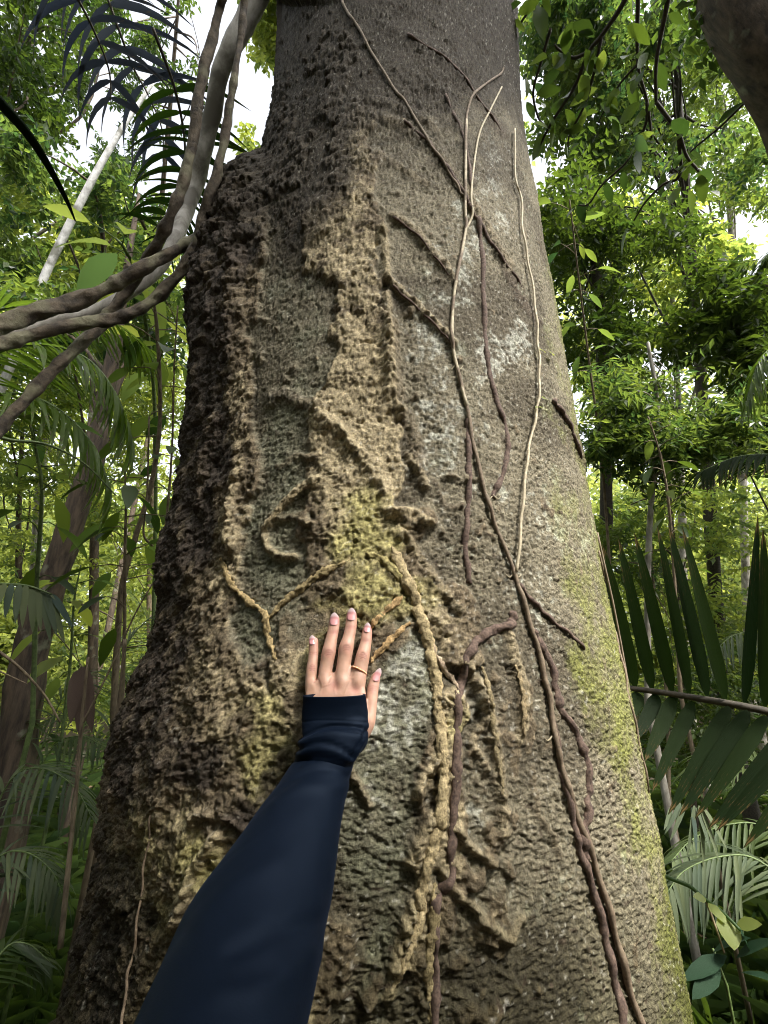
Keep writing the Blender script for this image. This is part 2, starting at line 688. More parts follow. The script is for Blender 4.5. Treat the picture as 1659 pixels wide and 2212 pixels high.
right_crust = blobs([(950, 1350, 60, 120, -20, .5), (945, 1750, 45, 330, 0, .8), (1060, 1650, 60, 220, -6, .45), (900, 2000, 60, 120, 20, .7), (1050, 1950, 70, 140, 0, .4),
                     (1130, 1540, 18, 80, 0, .8), (880, 1130, 60, 40, 10, .7), (960, 2150, 180, 90, 0, .45), (660, 2120, 120, 200, 10, .6), (760, 1720, 30, 90, -20, .7)], 0.3)
crust = np.maximum(np.maximum(crust_mid, crust_left), right_crust) * (1 - smooth_patch)
edge_n = fbm(s_ * 45, z_ * 45, 51, 4)
crust = sstep(0.22, 0.66, crust * 0.75 + (edge_n - 0.5) * 1.15 + 0.10)
crust = crust * (1 - smooth_patch * 0.8)

# relief ridges fused into the bark (px lines, half width px, height mm, beige?)
RIDGE = [
    ([(820, 45), (880, 75), (940, 110), (990, 150), (1040, 225), (1090, 290)], 13, 6, 0),
    ([(985, 60), (992, 120), (1000, 170)], 9, 4, 0),
    ([(800, 245), (860, 268), (920, 300), (950, 340), (990, 395), (1015, 440), (1060, 520), (1100, 580)], 12, 9, .3),
    ([(800, 215), (850, 225), (900, 250), (940, 280)], 9, 7, .3),
    ([(960, 200), (1000, 290), (1010, 340), (1020, 400)], 11, 8, 0),
    ([(1015, 440), (1035, 480), (1080, 560), (1120, 640), (1160, 700)], 9, 5, 0),
    ([(815, 335), (870, 365), (920, 400)], 8, 5, .3),
    ([(850, 470), (900, 505), (950, 570), (975, 600)], 10, 7, .4),
    ([(835, 605), (875, 640), (920, 680), (960, 720), (978, 745)], 10, 8, .6),
    ([(838, 610), (835, 560), (828, 500)], 10, 6, .7),
    ([(850, 700), (850, 790), (865, 880), (890, 930), (910, 1000)], 16, 8, .2),
    ([(835, 640), (845, 760), (840, 850)], 12, 7, .6),
    ([(880, 990), (905, 1020), (920, 1050)], 12, 9, .5),
    ([(700, 905), (735, 930), (780, 985), (830, 1060)], 14, 7, 1),
    ([(1200, 868), (1222, 905), (1245, 960), (1262, 1005)], 7, 5, 0),
    ([(580, 1130), (620, 1085), (655, 1055), (690, 1040)], 12, 9, .9),
    ([(600, 1010), (640, 985), (690, 990)], 8, 6, .2),
    ([(585, 860), (610, 850), (650, 870), (690, 880)], 16, 12, .2),
    ([(600, 1120), (640, 1115), (680, 1130)], 9, 7, .3),
    ([(570, 1145), (575, 1180), (600, 1200), (640, 1205)], 9, 8, .8),
    ([(840, 1110), (890, 1108), (925, 1130)], 12, 9, .8),
    ([(870, 1160), (905, 1200), (950, 1270), (990, 1320)], 11, 6, .4),
    ([(940, 1040), (960, 1090), (985, 1100), (1000, 1090)], 6, 4, .1),
    ([(1000, 1430), (1035, 1490), (1060, 1560), (1075, 1650), (1085, 1800)], 14, 7, .5),
    ([(1030, 1470), (1050, 1550), (1020, 1600), (1050, 1660)], 10, 6, .5),
    ([(1095, 1360), (1120, 1440), (1135, 1520), (1120, 1600)], 12, 6, .6),
    ([(985, 1920), (1010, 1950), (1050, 1990), (1090, 2020), (1120, 1980)], 12, 8, .5),
    ([(985, 1790), (1020, 1830), (1060, 1860)], 10, 7, .5),
    ([(1150, 1660), (1160, 1760), (1190, 1800), (1210, 1850)], 8, 4, .2),
    ([(755, 1660), (780, 1700), (800, 1735)], 9, 6, .4),
    ([(940, 1640), (910, 1680), (895, 1720)], 10, 7, .8),
    ([(935, 1760), (900, 1820), (880, 1860)], 12, 7, .8),
    ([(700, 1700), (690, 1850), (680, 2000), (660, 2212)], 20, 9, .6),
    ([(890, 1950), (860, 2050), (840, 2140)], 16, 8, .9),
    ([(560, 400), (530, 520), (520, 640), (500, 760)], 14, 12, .1),
    ([(470, 900), (445, 1000), (430, 1090)], 12, 10, .1),
    ([(430, 1600), (380, 1680), (340, 1760)], 14, 9, .2),
    ([(540, 1780), (480, 1760), (420, 1760)], 12, 8, .2),
    ([(480, 1800), (430, 1880), (400, 1980)], 14, 10, .6),
    ([(1280, 1950), (1320, 2060), (1360, 2180)], 18, -5, 0),
    ([(520, 1000), (500, 1100), (500, 1180)], 12, 9, .7),
]
wl = (fbm(s_ * 60, z_ * 60, 71, 3) - 0.5)
rx_, ry_ = PX + wl * 9, PY + (fbm(s_ * 60 + 9, z_ * 60, 73, 3) - 0.5) * 9
ridge = np.zeros(PX.shape, np.float32)
ridge_c = np.zeros(PX.shape, np.float32)
ridge_d = np.zeros(PX.shape, np.float32)
for pts, w, h, c in RIDGE:
    d = polydist(rx_, ry_, pts, w * 5)
    g_ = np.exp(-(d / w) ** 2).astype(np.float32)
    g_ = g_ * front
    ridge = ridge + h * (1.3 if c > .35 else .85) * g_
    ridge_d = np.maximum(ridge_d, (1 - c) * sstep(0.2, 0.7, g_)) if h > 0 else ridge_d
    ridge_c = np.maximum(ridge_c, c * sstep(0.25, 0.75, g_))

# bumps
lump = worley(s_ * 38 + wl * 1.2, z_ * 38, 3)
crumb = worley(s_ * 95 + wl, z_ * 95, 5)
crumb2 = worley(s_ * 190, z_ * 190 + wl, 6)
f_a = fbm(s_ * 26, z_ * 26, 81, 5, 0.55)
f_b = ridged(s_ * 60, z_ * 60, 91, 3)
leftness = sstep(R_(-10), R_(-55), tc_) * (tc_ < 0)
leftness = np.maximum(leftness, (tc_ > R_(200)).astype(float))
amp = 1 + 1.1 * leftness * sstep(250, 420, PY)
crust_h = (4.5 + 13 * (f_a - 0.38) * amp + (3.4 * (0.8 - lump)) * amp + 3.4 * (0.75 - crumb) * (0.6 + 0.4 * amp) + 3.0 * (0.7 - crumb2) + 2.5 * (f_b - 0.5) + 2.6 * (vn(s_ * 300, z_ * 330, 19) - .5))
holes = sstep(0.86, 0.95, vn(s_ * 70, z_ * 70, 17)) * -7
crust_h = crust_h + holes
# plain bark: fine cross ridges, pits
hr = vn(s_ * 45, z_ * 260 + wl * 6, 21) - 0.5
hr2 = vn(s_ * 130, z_ * 330, 23) - 0.5
pits = worley(s_ * 85, z_ * 120, 25)
pit_m = sstep(0.42, 0.66, fbm(s_ * 7, z_ * 5, 27, 3) + 0.06)
fine = vn(s_ * 380, z_ * 420, 29) - 0.5
bark_h = (1.6 + 1.2 * smooth_patch) * hr + 2.1 * hr2 + 3.0 * fine + 1.6 * (vn(s_ * 210, z_ * 560, 24) - .5) - 3.0 * pit_m * (1 - 0.85 * smooth_patch) * sstep(0.34, 0.12, pits) + 4 * (fbm(s_ * 14, z_ * 14, 33, 3) - 0.5)
cr = np.abs(fbm(s_ * 16, z_ * 10, 35, 4) - 0.5)
bark_h = bark_h - 3.0 * (1 - sstep(0.0, 0.018, cr)) * sstep(0.45, 0.6, vn(s_ * 6, z_ * 6, 39))
low_n = 22 * (fbm(s_ * 3.2 + 4, z_ * 2.2, 41, 3) - 0.5)
rside = sstep(R_(12), R_(24), tc_) * (tc_ < R_(120))
hh = bark_h * (1 - crust * 0.75) + crust_h * crust * (1 - 0.72 * rside) + ridge * (0.75 + 0.5 * (0.8 - crumb)) + low_n * 0.6
hh = hh - 1.5 * ridge_c * (crumb2 - 0.4)
# flatten a little under the palm
flat_z = blobs([(640, 1330, 70, 70, 0, 1), (540, 1320, 60, 80, 0, .8), (840, 1390, 60, 60, 0, 1)], .5)
hh = hh * (1 - 0.35 * flat_z)
hand_zone = 1 - sstep(0.8, 1.3, np.hypot((PX - 730) / 85, (PY - 1440) / 135))
hh = hh * (1 - 0.45 * hand_zone)
# outline correction on the left
yl, xl = zip(*[(q[1], q[0]) for q in smooth_line(LEFT, 6)])
yr_, xr_ = zip(*[(q[1], q[0]) for q in LEFT_REAL])
sil_y = np.interp(PY, yl, xl)
sil_r = np.interp(PY, yr_, xr_)
edge_add = np.clip(sil_y - sil_r, -10, 140) * np.clip(PDp, 0.2, 3) / FOC * 1000
th_sil = -R_(65)
wgt = np.exp(-((tc_ - th_sil) / R_(17)) ** 2) + np.where(tc_ < th_sil, 1 - np.exp(-((tc_ - th_sil) / R_(17)) ** 2), 0) * np.exp(-((tc_ - th_sil) / R_(50)) ** 2)
on = (PY > 0) & (PY < 2212) & (tc_ < R_(100))
knob = np.exp(-((PY - 480) / 190) ** 2) * sstep(R_(-30), R_(-58), tc_) * (tc_ < 0)
hh = hh + knob * (26 * (0.7 - worley(s_ * 22 + wl, z_ * 20, 8)) + 14 * (f_a - .45)) + edge_add * wgt * on - 19 * leftness * on

disp = (hh / 1000.0)
vv = base.copy()
vv[..., 0] += nx * disp
vv[..., 1] += ny * disp
# crust shelves sag downwards a little
vv[..., 2] -= np.clip(crust * (f_a - 0.45), 0, 1) * 0.02

# ---- colour: what the surface is, plus shade painted in at top and bottom
C_bark = np.array([0.162, 0.142, 0.103])
C_bark2 = np.array([0.094, 0.080, 0.058])
C_green = np.array([0.150, 0.152, 0.108])
C_beige = np.array([0.320, 0.264, 0.172])
C_brown = np.array([0.132, 0.104, 0.070])
C_dark = np.array([0.034, 0.027, 0.024])
C_lich = np.array([0.38, 0.38, 0.34])
C_moss = np.array([0.155, 0.165, 0.040])
C_pink = np.array([0.46, 0.33, 0.21])


def mixc(a, b, t):
    return a + (b - a) * t[..., None]


col = np.zeros(PX.shape + (3,)) + C_bark
v1 = fbm(s_ * 6, z_ * 6, 101, 4)
v2 = fbm(s_ * 30, z_ * 30, 103, 4)
v3 = vn(s_ * 160, z_ * 160, 105)
col = mixc(col, C_bark2, sstep(0.45, 0.65, v1))
greenz = np.maximum(smooth_patch, blobs([(1000, 1700, 60, 300, 0, .25), (960, 800, 80, 300, 0, .3), (840, 1700, 70, 420, 3, .9), (620, 1100, 80, 320, 8, .8)], .4))
col = mixc(col, C_green, 0.8 * sstep(0.15, 0.95, greenz * 0.8 + (v2 - 0.5) * .9))
lich = blobs([(1085, 770, 42, 75, 10, .95), (920, 745, 55, 70, -10, .75), (945, 900, 70, 110, 0, .7), (1020, 500, 45, 60, 0, .75), (1060, 360, 50, 70, 0, .6), (985, 590, 35, 60, 0, .5),
              (830, 1560, 60, 110, 0, .8), (850, 1440, 40, 60, 0, .8), (820, 1730, 50, 90, 0, .55), (1250, 1170, 25, 40, 0, .6), (1090, 480, 30, 30, 0, .6), (900, 1000, 40, 60, 0, .5),
              (1000, 990, 110, 160, 0, .32), (1150, 1150, 120, 200, 0, .28), (1010, 1580, 40, 90, 0, .45), (1010, 1750, 40, 90, 0, .35)], .5)
col = mixc(col, C_lich, 0.8 * sstep(0.36, 0.85, lich * 0.70 + (v2 - 0.5) * 1.2 + (v3 - 0.5) * 0.9) * (1 - crust * 0.7))
mossr = sstep(R_(40), R_(62), tc_ + (v1 - 0.5) * 0.5) * (tc_ < R_(140)) * sstep(350, 800, PY)
mossr = np.maximum(mossr * (0.75 + 0.25 * sstep(1000, 1400, PY)), blobs([(1325, 1490, 52, 170, -12, .85), (1350, 1600, 40, 130, -12, .8), (1290, 1250, 40, 200, -12, .7), (1400, 1850, 50, 200, -12, .7), (1440, 2050, 60, 200, -10, .7)], .85))
col = mixc(col, C_moss, sstep(0.15, 0.95, mossr * 0.85 + (v2 - 0.5) * 0.9 + (v3 - .5) * .3) * 0.85)
# crust colour
beige = blobs([(755, 400, 70, 160, 0, .6), (765, 620, 85, 150, 0, .8), (760, 850, 95, 200, 0, 1), (790, 1080, 110, 180, 0, 1), (770, 1230, 120, 90, 0, .6), (900, 1330, 40, 100, -20, .6), (500, 1260, 70, 90, 20, .7),
               (950, 1650, 34, 260, 0, 1), (730, 530, 60, 60, 0, .7), (540, 870, 60, 110, 20, .5), (610, 1450, 90, 80, 0, .6), (560, 1600, 120, 90, 0, .5), (440, 1850, 100, 130, 20, .6),
               (500, 1450, 120, 100, 0, .35), (620, 1550, 70, 120, 0, .6), (700, 1950, 60, 300, 0, .35), (900, 1950, 60, 180, 0, .7), (1040, 2000, 90, 120, 0, .35), (500, 1120, 60, 60, 0, .6), (800, 330, 70, 120, 0, .35)], .5)
ccol = np.zeros(col.shape) + C_brown
ccol = mixc(ccol, C_beige, sstep(0.2, 0.8, beige * 0.9 + (v2 - 0.5) * 1.3 + (v3 - .5) * .3))
yl_m = blobs([(790, 1180, 110, 130, 0, .8), (740, 1310, 120, 60, 0, .7), (600, 1600, 90, 130, 0, .7), (330, 1900, 150, 200, 0, .5), (430, 1850, 80, 70, 0, .8), (880, 1280, 60, 60, 0, .6), (690, 1420, 40, 120, 0, .5), (960, 1560, 30, 120, 0, .5)], .5)
ccol = mixc(ccol, np.array([0.33, 0.31, 0.10]), sstep(0.3, 0.9, yl_m * 0.9 + (v2 - 0.5) * 0.8) * 0.6)
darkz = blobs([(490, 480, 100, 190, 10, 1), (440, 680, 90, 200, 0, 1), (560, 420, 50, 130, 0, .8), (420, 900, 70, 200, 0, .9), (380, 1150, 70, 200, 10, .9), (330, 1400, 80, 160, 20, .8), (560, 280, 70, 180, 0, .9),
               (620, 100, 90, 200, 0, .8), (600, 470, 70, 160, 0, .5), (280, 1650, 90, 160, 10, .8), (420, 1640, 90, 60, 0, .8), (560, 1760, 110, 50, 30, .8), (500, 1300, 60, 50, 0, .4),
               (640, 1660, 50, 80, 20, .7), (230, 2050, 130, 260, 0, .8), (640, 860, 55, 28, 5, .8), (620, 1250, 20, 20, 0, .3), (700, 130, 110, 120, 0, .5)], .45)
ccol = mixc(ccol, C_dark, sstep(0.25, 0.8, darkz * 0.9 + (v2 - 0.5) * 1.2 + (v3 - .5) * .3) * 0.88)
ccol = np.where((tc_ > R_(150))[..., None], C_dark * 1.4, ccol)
ccol = ccol * (0.72 + 0.56 * v3)[..., None]
col = mixc(col, ccol, sstep(0.25, 0.7, crust))
col = mixc(col, np.array([0.075, 0.056, 0.042]), ridge_d * 0.62 * (1 - crust * 0.5))
col = mixc(col, C_beige, np.clip(ridge_c, 0, 1) * (1 - sstep(.3, .8, darkz)))
upper_shade = blobs([(850, 40, 520, 230, 0, 1), (640, 260, 130, 280, 0, .9), (900, 300, 300, 120, 0, .45)], .6)  # overhead shade painted into the upper bark colour
col = mixc(col, np.array([0.036, 0.029, 0.021]), sstep(.05, .8, upper_shade + (v2 - .5) * .4) * 0.95)
lower_shade = sstep(1650, 2300, PY + (v1 - .5) * 400)  # shade towards the foot, painted into the bark by darkening it
col = mixc(col, col * np.array([0.42, 0.43, 0.36]), lower_shade)
# salt and pepper grain of the bark
g1 = vn(s_ * 260, z_ * 300, 111)
g2_ = vn(s_ * 420, z_ * 520, 117)
col = col * (0.42 + 0.72 * g1 + 0.44 * g2_)[..., None]
col = mixc(col, np.array([0.05, 0.035, 0.025]), sstep(0.86, 0.93, vn(s_ * 120, z_ * 150, 113)) * 0.7)
sp = sstep(0.84, 0.95, vn(s_ * 260, z_ * 260, 115)) * 0.34
col = mixc(col, np.array([0.62, 0.60, 0.54]), sp * (0.4 + 0.6 * sstep(.3, .6, v1)) * (1 - 0.6 * leftness))
col = np.clip(col * np.array([1.10, 1.10, 1.05]), 0.008, 0.8)

big = thing('rainforest_tree', 'huge rainforest tree with crusty mossy trunk and a hand laid on it', 'tree', (float(AX * 0.0), AX, 0.0))
r0 = np.arange(NR - 1)[:, None] * NC
c0 = np.arange(NC)[None, :]
c1 = (c0 + 1) % NC
tf_ = np.stack([(r0 + c0), (r0 + c1), (r0 + NC + c1), (r0 + NC + c0)], -1).reshape(-1, 4)
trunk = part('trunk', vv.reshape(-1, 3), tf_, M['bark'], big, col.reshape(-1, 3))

# coarse copies for placing things on the bark
st = 3
sub = vv[::st, :700:st]
sb = base[::st, :700:st]
n0, n1_ = sub.shape[:2]
q = (np.arange(n0 - 1)[:, None] * n1_ + np.arange(n1_ - 1)[None, :]).ravel()
qf = [(int(a), int(a + 1), int(a + n1_ + 1), int(a + n1_)) for a in q]
BV = BVHTree.FromPolygons([tuple(p) for p in sub.reshape(-1, 3)], qf)
ORG = Vector((0, 0, CAMZ))


def prof_at(z):
    return (float(np.interp(z, ROW, pcx)), float(np.interp(z, ROW, pcy)), float(np.interp(z, ROW, pr)))


def surf(X, Y, off=0.0):
    """point of the real bark seen at X, Y moved out by off; and the smooth outward normal"""
    r = ray(X, Y).normalized()
    loc, nrm, idx, dist = BV.ray_cast(ORG, r)
    if loc is None:
        loc, nrm, idx, dist = BV.find_nearest(PD(X, Y, 1.0))
    cx, cy, rr = prof_at(loc.z - CAMZ)
    n = Vector((loc.x - cx, loc.y - cy, 0)).normalized()
    return loc + n * off, n


def surf_base(X, Y, off=0.0):
    """point of the smooth trunk cone seen at X, Y, pulled back along the view so that it clears the cone by off"""
    r = ray(X, Y).normalized()
    t = 0.5
    for _ in range(60):
        p = ORG + r * t
        cx, cy, rr = prof_at(p.z - CAMZ)
        e = math.hypot(p.x - cx, p.y - cy) - rr - off
        t += e * 0.8
        if abs(e) < 1e-5:
            break
    p = ORG + r * t
    cx, cy, rr = prof_at(p.z - CAMZ)
    n = Vector((p.x - cx, p.y - cy, 0)).normalized()
    return p, n


def on_bark(pts, off, n=6):
    """smooth line over the bark from sheet points"""
    out = []
    for q_ in smooth_line(pts, n):
        o = off if not callable(off) else off
        p, nn = surf(q_[0], q_[1], o)
        out.append(p)
    a = np.array([list(p) for p in out])
    for _ in range(2):
        a[1:-1] = (a[:-2] + 2 * a[1:-1] + a[2:]) / 4
    return a


def px2m(X, Y, w):
    p, n = surf_base(X, Y)
    D = p.y * CP + (p.z - CAMZ) * SP
    return w * D / FOC


def bumpy_root(name, pts, w0, w1, color, seed, parent, off=0.15, mat=None):
    """a crusted root clinging to the bark: half sunk, knobbly"""
    ln = on_bark(pts, 0.0, 14)
    # resample evenly
    d = np.concatenate([[0], np.cumsum(np.linalg.norm(np.diff(ln, axis=0), axis=1))])
    n = max(8, int(d[-1] / 0.0028))
    t = np.linspace(0, d[-1], n)
    ln = np.stack([np.interp(t, d, ln[:, i]) for i in range(3)], 1)
    m = px2m(pts[len(pts) // 2][0], pts[len(pts) // 2][1], 1.0)
    rad = np.linspace(w0, w1, n) * m / 2 * 0.84
    rad *= 0.80 + 0.8 * (fbm(t * 38, t * 0 + seed, seed, 3) - 0.35)
    rad *= 1 - 0.88 * np.exp(-t / 0.012)
    rad *= 1 - 0.88 * np.exp(-(d[-1] - t) / (0.10 * d[-1] + 0.008))
    seg = 18
    ln = ln + np.stack([fbm(t * 30 + k_ * 9, t * 0 + seed, seed + k_, 3) - 0.5 for k_ in range(3)], 1) * 0.006 + np.array(surf_base(pts[len(pts) // 2][0], pts[len(pts) // 2][1])[1]) * (rad.mean() * 0.02 + 0.001)
    V, F = tube(ln, rad, seg, 0.0, seed)
    # knobbly displacement
    ctr = np.concatenate([np.repeat(ln, seg, 0), ln[:1], ln[-1:]])
    dr = V - ctr
    L_ = np.linalg.norm(dr, axis=1) + 1e-9
    ss = np.concatenate([np.tile(np.arange(seg) / seg, n) * 2 * math.pi * rad.mean(), [0, 0]])
    tt = np.concatenate([np.repeat(t, seg), [0, t[-1]]])
    k1 = worley(ss * 140 + seed, tt * 140, seed)
    k2 = vn(ss * 320, tt * 320, seed + 1)
    V = ctr + dr / L_[:, None] * (L_ + (0.45 - k1) * 0.005 + (k2 - 0.5) * 0.003)[:, None]
    # flatten against the bark
    pm_, nm2 = surf_base(pts[len(pts) // 2][0], pts[len(pts) // 2][1])
    nm2 = np.array(nm2)
    V = V - nm2 * ((V - ctr) @ nm2)[:, None] * 0.35
    c = np.array(color) * 1.05 * (0.62 + 0.5 * (1 - k1) + 0.35 * (vn(ss * 200, tt * 200, seed + 5) - 0.5))[:, None]
    o = part(name, V, F, mat or M['bark'], parent, np.clip(c, 0.01, 0.8))
    return o


ORANGE = (0.46, 0.31, 0.15)
for pts, w0, w1, c in [
    ([(845, 1180), (880, 1260), (905, 1320), (925, 1390), (942, 1470), (950, 1540), (956, 1620), (958, 1700), (950, 1780), (930, 1850), (912, 1920), (905, 1990), (885, 2060), (850, 2140)], 34, 36, (0.40, 0.32, 0.18)),
    ([(886, 1345), (858, 1370), (828, 1402), (798, 1432)], 20, 18, ORANGE),
    ([(868, 1290), (845, 1312), (815, 1342), (785, 1372)], 22, 20, ORANGE),
    ([(918, 1380), (945, 1420), (968, 1455), (990, 1488)], 24, 16, (0.40, 0.31, 0.22)),
    ([(925, 1470), (948, 1500), (985, 1530)], 14, 10, (0.33, 0.27, 0.17)),
    ([(790, 1195), (830, 1215), (868, 1255), (885, 1290)], 20, 22, (0.34, 0.29, 0.13)),
    ([(570, 1140), (612, 1092), (652, 1060), (688, 1040)], 12, 15, (0.30, 0.24, 0.14)),
    ([(1040, 1440), (1058, 1520), (1072, 1620), (1084, 1720)], 14, 12, (0.26, 0.21, 0.12)),
    ([(1112, 1440), (1132, 1500), (1128, 1590)], 14, 14, (0.27, 0.21, 0.12)),
    ([(478, 1205), (500, 1255), (540, 1300), (575, 1335), (582, 1380), (595, 1425)], 20, 16, (0.40, 0.30, 0.15)),
    ([(578, 1335), (610, 1305), (650, 1272), (700, 1235), (755, 1205)], 20, 22, (0.37, 0.29, 0.15)),
    ([(940, 1900), (935, 1990), (925, 2080), (930, 2212)], 26, 28, (0.26, 0.21, 0.11)),
]:
    bumpy_root('clinging_root', pts, w0, w1, c, int(pts[0][0]) % 97, big)
#VINES
# ------------------------------------------------------------------ vines and roots lying on the bark
def vine(name, label, cat, pts, w0, w1, mat, off_k=0.4, seg=8, rough=0.15, group=None, n=8, seed=1, min_off=0.001):
    m0 = px2m(*pts[0][:2], 1.0)
    m1 = px2m(*pts[-1][:2], 1.0)
    ln = on_bark(pts, 0.0, n)
    k_ = len(ln)
    rad = np.linspace(w0 * m0 / 2, w1 * m1 / 2, k_)
    # lift along the outward normal
    for i in range(k_):
        cx, cy, rr = prof_at(ln[i][2] - CAMZ)
        nn = np.array([ln[i][0] - cx, ln[i][1] - cy, 0])
        nn /= np.linalg.norm(nn)
        ln[i] += nn * (rad[i] * off_k + min_off + 0.0015 * math.sin(i * 0.7 + seed))
    ln[:, 0] += (fbm(np.arange(k_) * 0.22, np.zeros(k_) + seed * 3.3 + w0, 7, 3) - 0.5) * 0.004 * min(2.5, w0 / 7)
    rad = rad * (1 + rough * (vn(np.arange(k_) * 0.6, np.zeros(k_) + seed, seed) - 0.5))
    V, F = tube(ln, rad, seg, rough, seed)
    root = thing(name, label, cat, tuple(ln[-1]), group)
    part('stem', V, F, mat, root)
    return root, ln


main_vine, mv_ln = vine('climbing_vine', 'longest vine on the trunk, forked near the top and thicker towards the bottom', 'vine',
    [(1085, 150), (1076, 165), (1022, 205), (1006, 260), (1004, 350), (1003, 450), (1004, 500), (985, 600), (977, 660), (975, 740), (986, 800), (1006, 880), (1020, 960), (1045, 1060), (1066, 1130), (1108, 1240), (1131, 1310), (1162, 1420),
     (1181, 1500), (1196, 1600), (1216, 1680), (1246, 1770), (1291, 1900), (1322, 2010), (1347, 2110), (1390, 2250)], 4, 15, M['vine_brown'], 0.6, rough=0.3, min_off=0.002)
# the upper pale stretch and the fork
ln = on_bark([(1082, 190), (1055, 245), (1031, 300), (1016, 420), (1020, 465), (1004, 500)], 0.003)
part('branch_stem', *tube(ln, [0.0022, 0.0026], 6, 0.1, 3), M['vine_pale'], main_vine)
ln = on_bark([(1006, 262), (1004, 350), (1003, 450), (1004, 502), (985, 600), (977, 660), (975, 740), (986, 800), (1006, 880)], 0.004)
part('pale_stem', *tube(ln, [0.0026, 0.003], 6, 0.1, 4), M['vine_pale'], main_vine)
for (x, y) in [(982, 790), (1064, 1070), (1108, 1238), (1190, 1590), (1265, 1850)]:
    # small clasping rootlets
    for s1 in (-1, 1):
        ln = on_bark([(x, y), (x + 9 * s1, y + 10), (x + 16 * s1, y + 3)], 0.002)
        part('rootlet', *tube(ln, [0.0011, 0.0005], 5), M['vine_pale'], main_vine)

v2, ln2 = vine('pale_vine', 'pale straw vine near the trunk right edge, with tiny bright green leaves', 'vine',
    [(1105, 285), (1108, 400), (1118, 425), (1122, 500), (1134, 570), (1148, 660), (1153, 730), (1157, 790), (1156, 860), (1148, 910), (1132, 985), (1124, 1060), (1117, 1140), (1110, 1236)], 4.0, 7, M['vine_pale'], 1.2, 7, 0.1, min_off=0.006)
v3, _ = vine('thin_brown_vine', 'thin brown vine slanting across the upper trunk from the top edge', 'vine',
    [(738, -20), (742, 10), (755, 35), (775, 62), (800, 110), (848, 190), (880, 230), (920, 300), (955, 350), (985, 400), (1000, 425)], 6, 5, M['vine_brown'], 0.7)
b1, _ = vine('brown_root', 'rusty brown root curving down between the two pale vines', 'root',
    [(1035, 470), (1042, 560), (1045, 650), (1050, 740), (1057, 800), (1070, 860), (1090, 915), (1097, 960), (1090, 1010), (1075, 1050), (1062, 1075)], 10, 14, M['root_brown'], -0.3, 12, 0.5)
b2, _ = vine('brown_root', 'brown root hooking left, then running straight down the middle of the trunk', 'root',
    [(1112, 1325), (1100, 1350), (1060, 1362), (1030, 1385), (1010, 1420), (995, 1480), (988, 1560), (986, 1650), (980, 1750), (976, 1830), (972, 1900), (950, 1935), (943, 2000), (941, 2100), (940, 2250)], 18, 20, M['root_brown'], -0.3, 12, 0.5)
b3, _ = vine('brown_root', 'dark reddish root swinging right of the long vine and rejoining it', 'root',
    [(1150, 1360), (1168, 1390), (1190, 1430), (1204, 1490), (1212, 1530), (1245, 1585), (1266, 1640), (1274, 1700), (1268, 1760), (1260, 1810), (1266, 1860)], 16, 24, M['root_brown'], -0.25, 12, 0.5)
b4, _ = vine('brown_root', 'faint flat brown root left of the long vine in the middle of the trunk', 'root',
    [(1012, 900), (1010, 960), (1014, 1040), (1010, 1110), (1006, 1180), (1012, 1260)], 12, 14, M['root_brown'], -0.35, 10, 0.6)
b5, _ = vine('dark_vine_stem', 'very dark stem pressed beside the lowest stretch of the long vine', 'vine',
    [(1150, 1370), (1172, 1460), (1196, 1570), (1213, 1680), (1240, 1780), (1250, 1830), (1272, 1900), (1300, 2000), (1315, 2080), (1335, 2160), (1350, 2250)], 8, 24, M['root_brown'], 0.1, 9, 0.35)
b6, _ = vine('dark_creeper', 'short dark creeper slanting down right from where two vines join', 'vine',
    [(1118, 1262), (1150, 1300), (1175, 1325), (1205, 1352), (1240, 1378), (1262, 1402)], 8, 7, M['root_brown'], 0.3, 8, 0.6)
b7, _ = vine('dark_creeper', 'short black creeper close to the right edge of the trunk beside a tiny leaf', 'vine',
    [(1192, 865), (1208, 885), (1224, 910), (1240, 945), (1256, 990)], 10, 8, M['root_brown'], 0.3, 8, 0.6)
for lab_, pp_, w0_, w1_ in [
    ('dark creeper stem slanting across the upper trunk to the paired pale vines', [(872, 262), (920, 300), (955, 345), (990, 395), (1015, 440)], 8, 10),
    ('dark creeper stem slanting right below the joining of the paired pale vines', [(1012, 440), (1035, 480), (1062, 525), (1100, 580), (1128, 620)], 11, 6),
    ('short steep dark creeper left of the paired pale vines near the top', [(962, 205), (985, 255), (1000, 290), (1012, 340), (1018, 410)], 7, 9),
    ('highest dark creeper, slanting right across the dark top of the trunk', [(880, 75), (940, 110), (990, 150), (1040, 222), (1085, 285)], 8, 7),
    ('thin dark creeper running from the central crust to the long vine', [(850, 618), (880, 645), (920, 682), (955, 718), (976, 744)], 7, 5),
    ('thin dark creeper from the central crust ending above the long vine', [(850, 470), (900, 505), (940, 555), (972, 598)], 6, 5),
]:
    vine('dark_creeper', lab_, 'vine', pp_, w0_ * .75, w1_ * .75, M['root_brown'], -0.3, 8, 0.5)
b8, _ = vine('hanging_rootlet', 'thin dry rootlet hanging over the dark crust at the lower left of the trunk', 'root',
    [(545, 1700), (330, 1760), (318, 1850), (305, 1950), (290, 2060), (275, 2140), (268, 2240)][1:], 4, 7, M['vine_brown'], 0.7, 7, 0.4)
b9, _ = vine('edge_vine', 'thin vine hugging the mossy right outline of the trunk', 'vine',
    [(1290, 1190), (1318, 1310), (1340, 1420), (1358, 1510), (1380, 1610), (1400, 1710)], 4, 5, M['vine_brown'], 0.5, 6, 0.3)


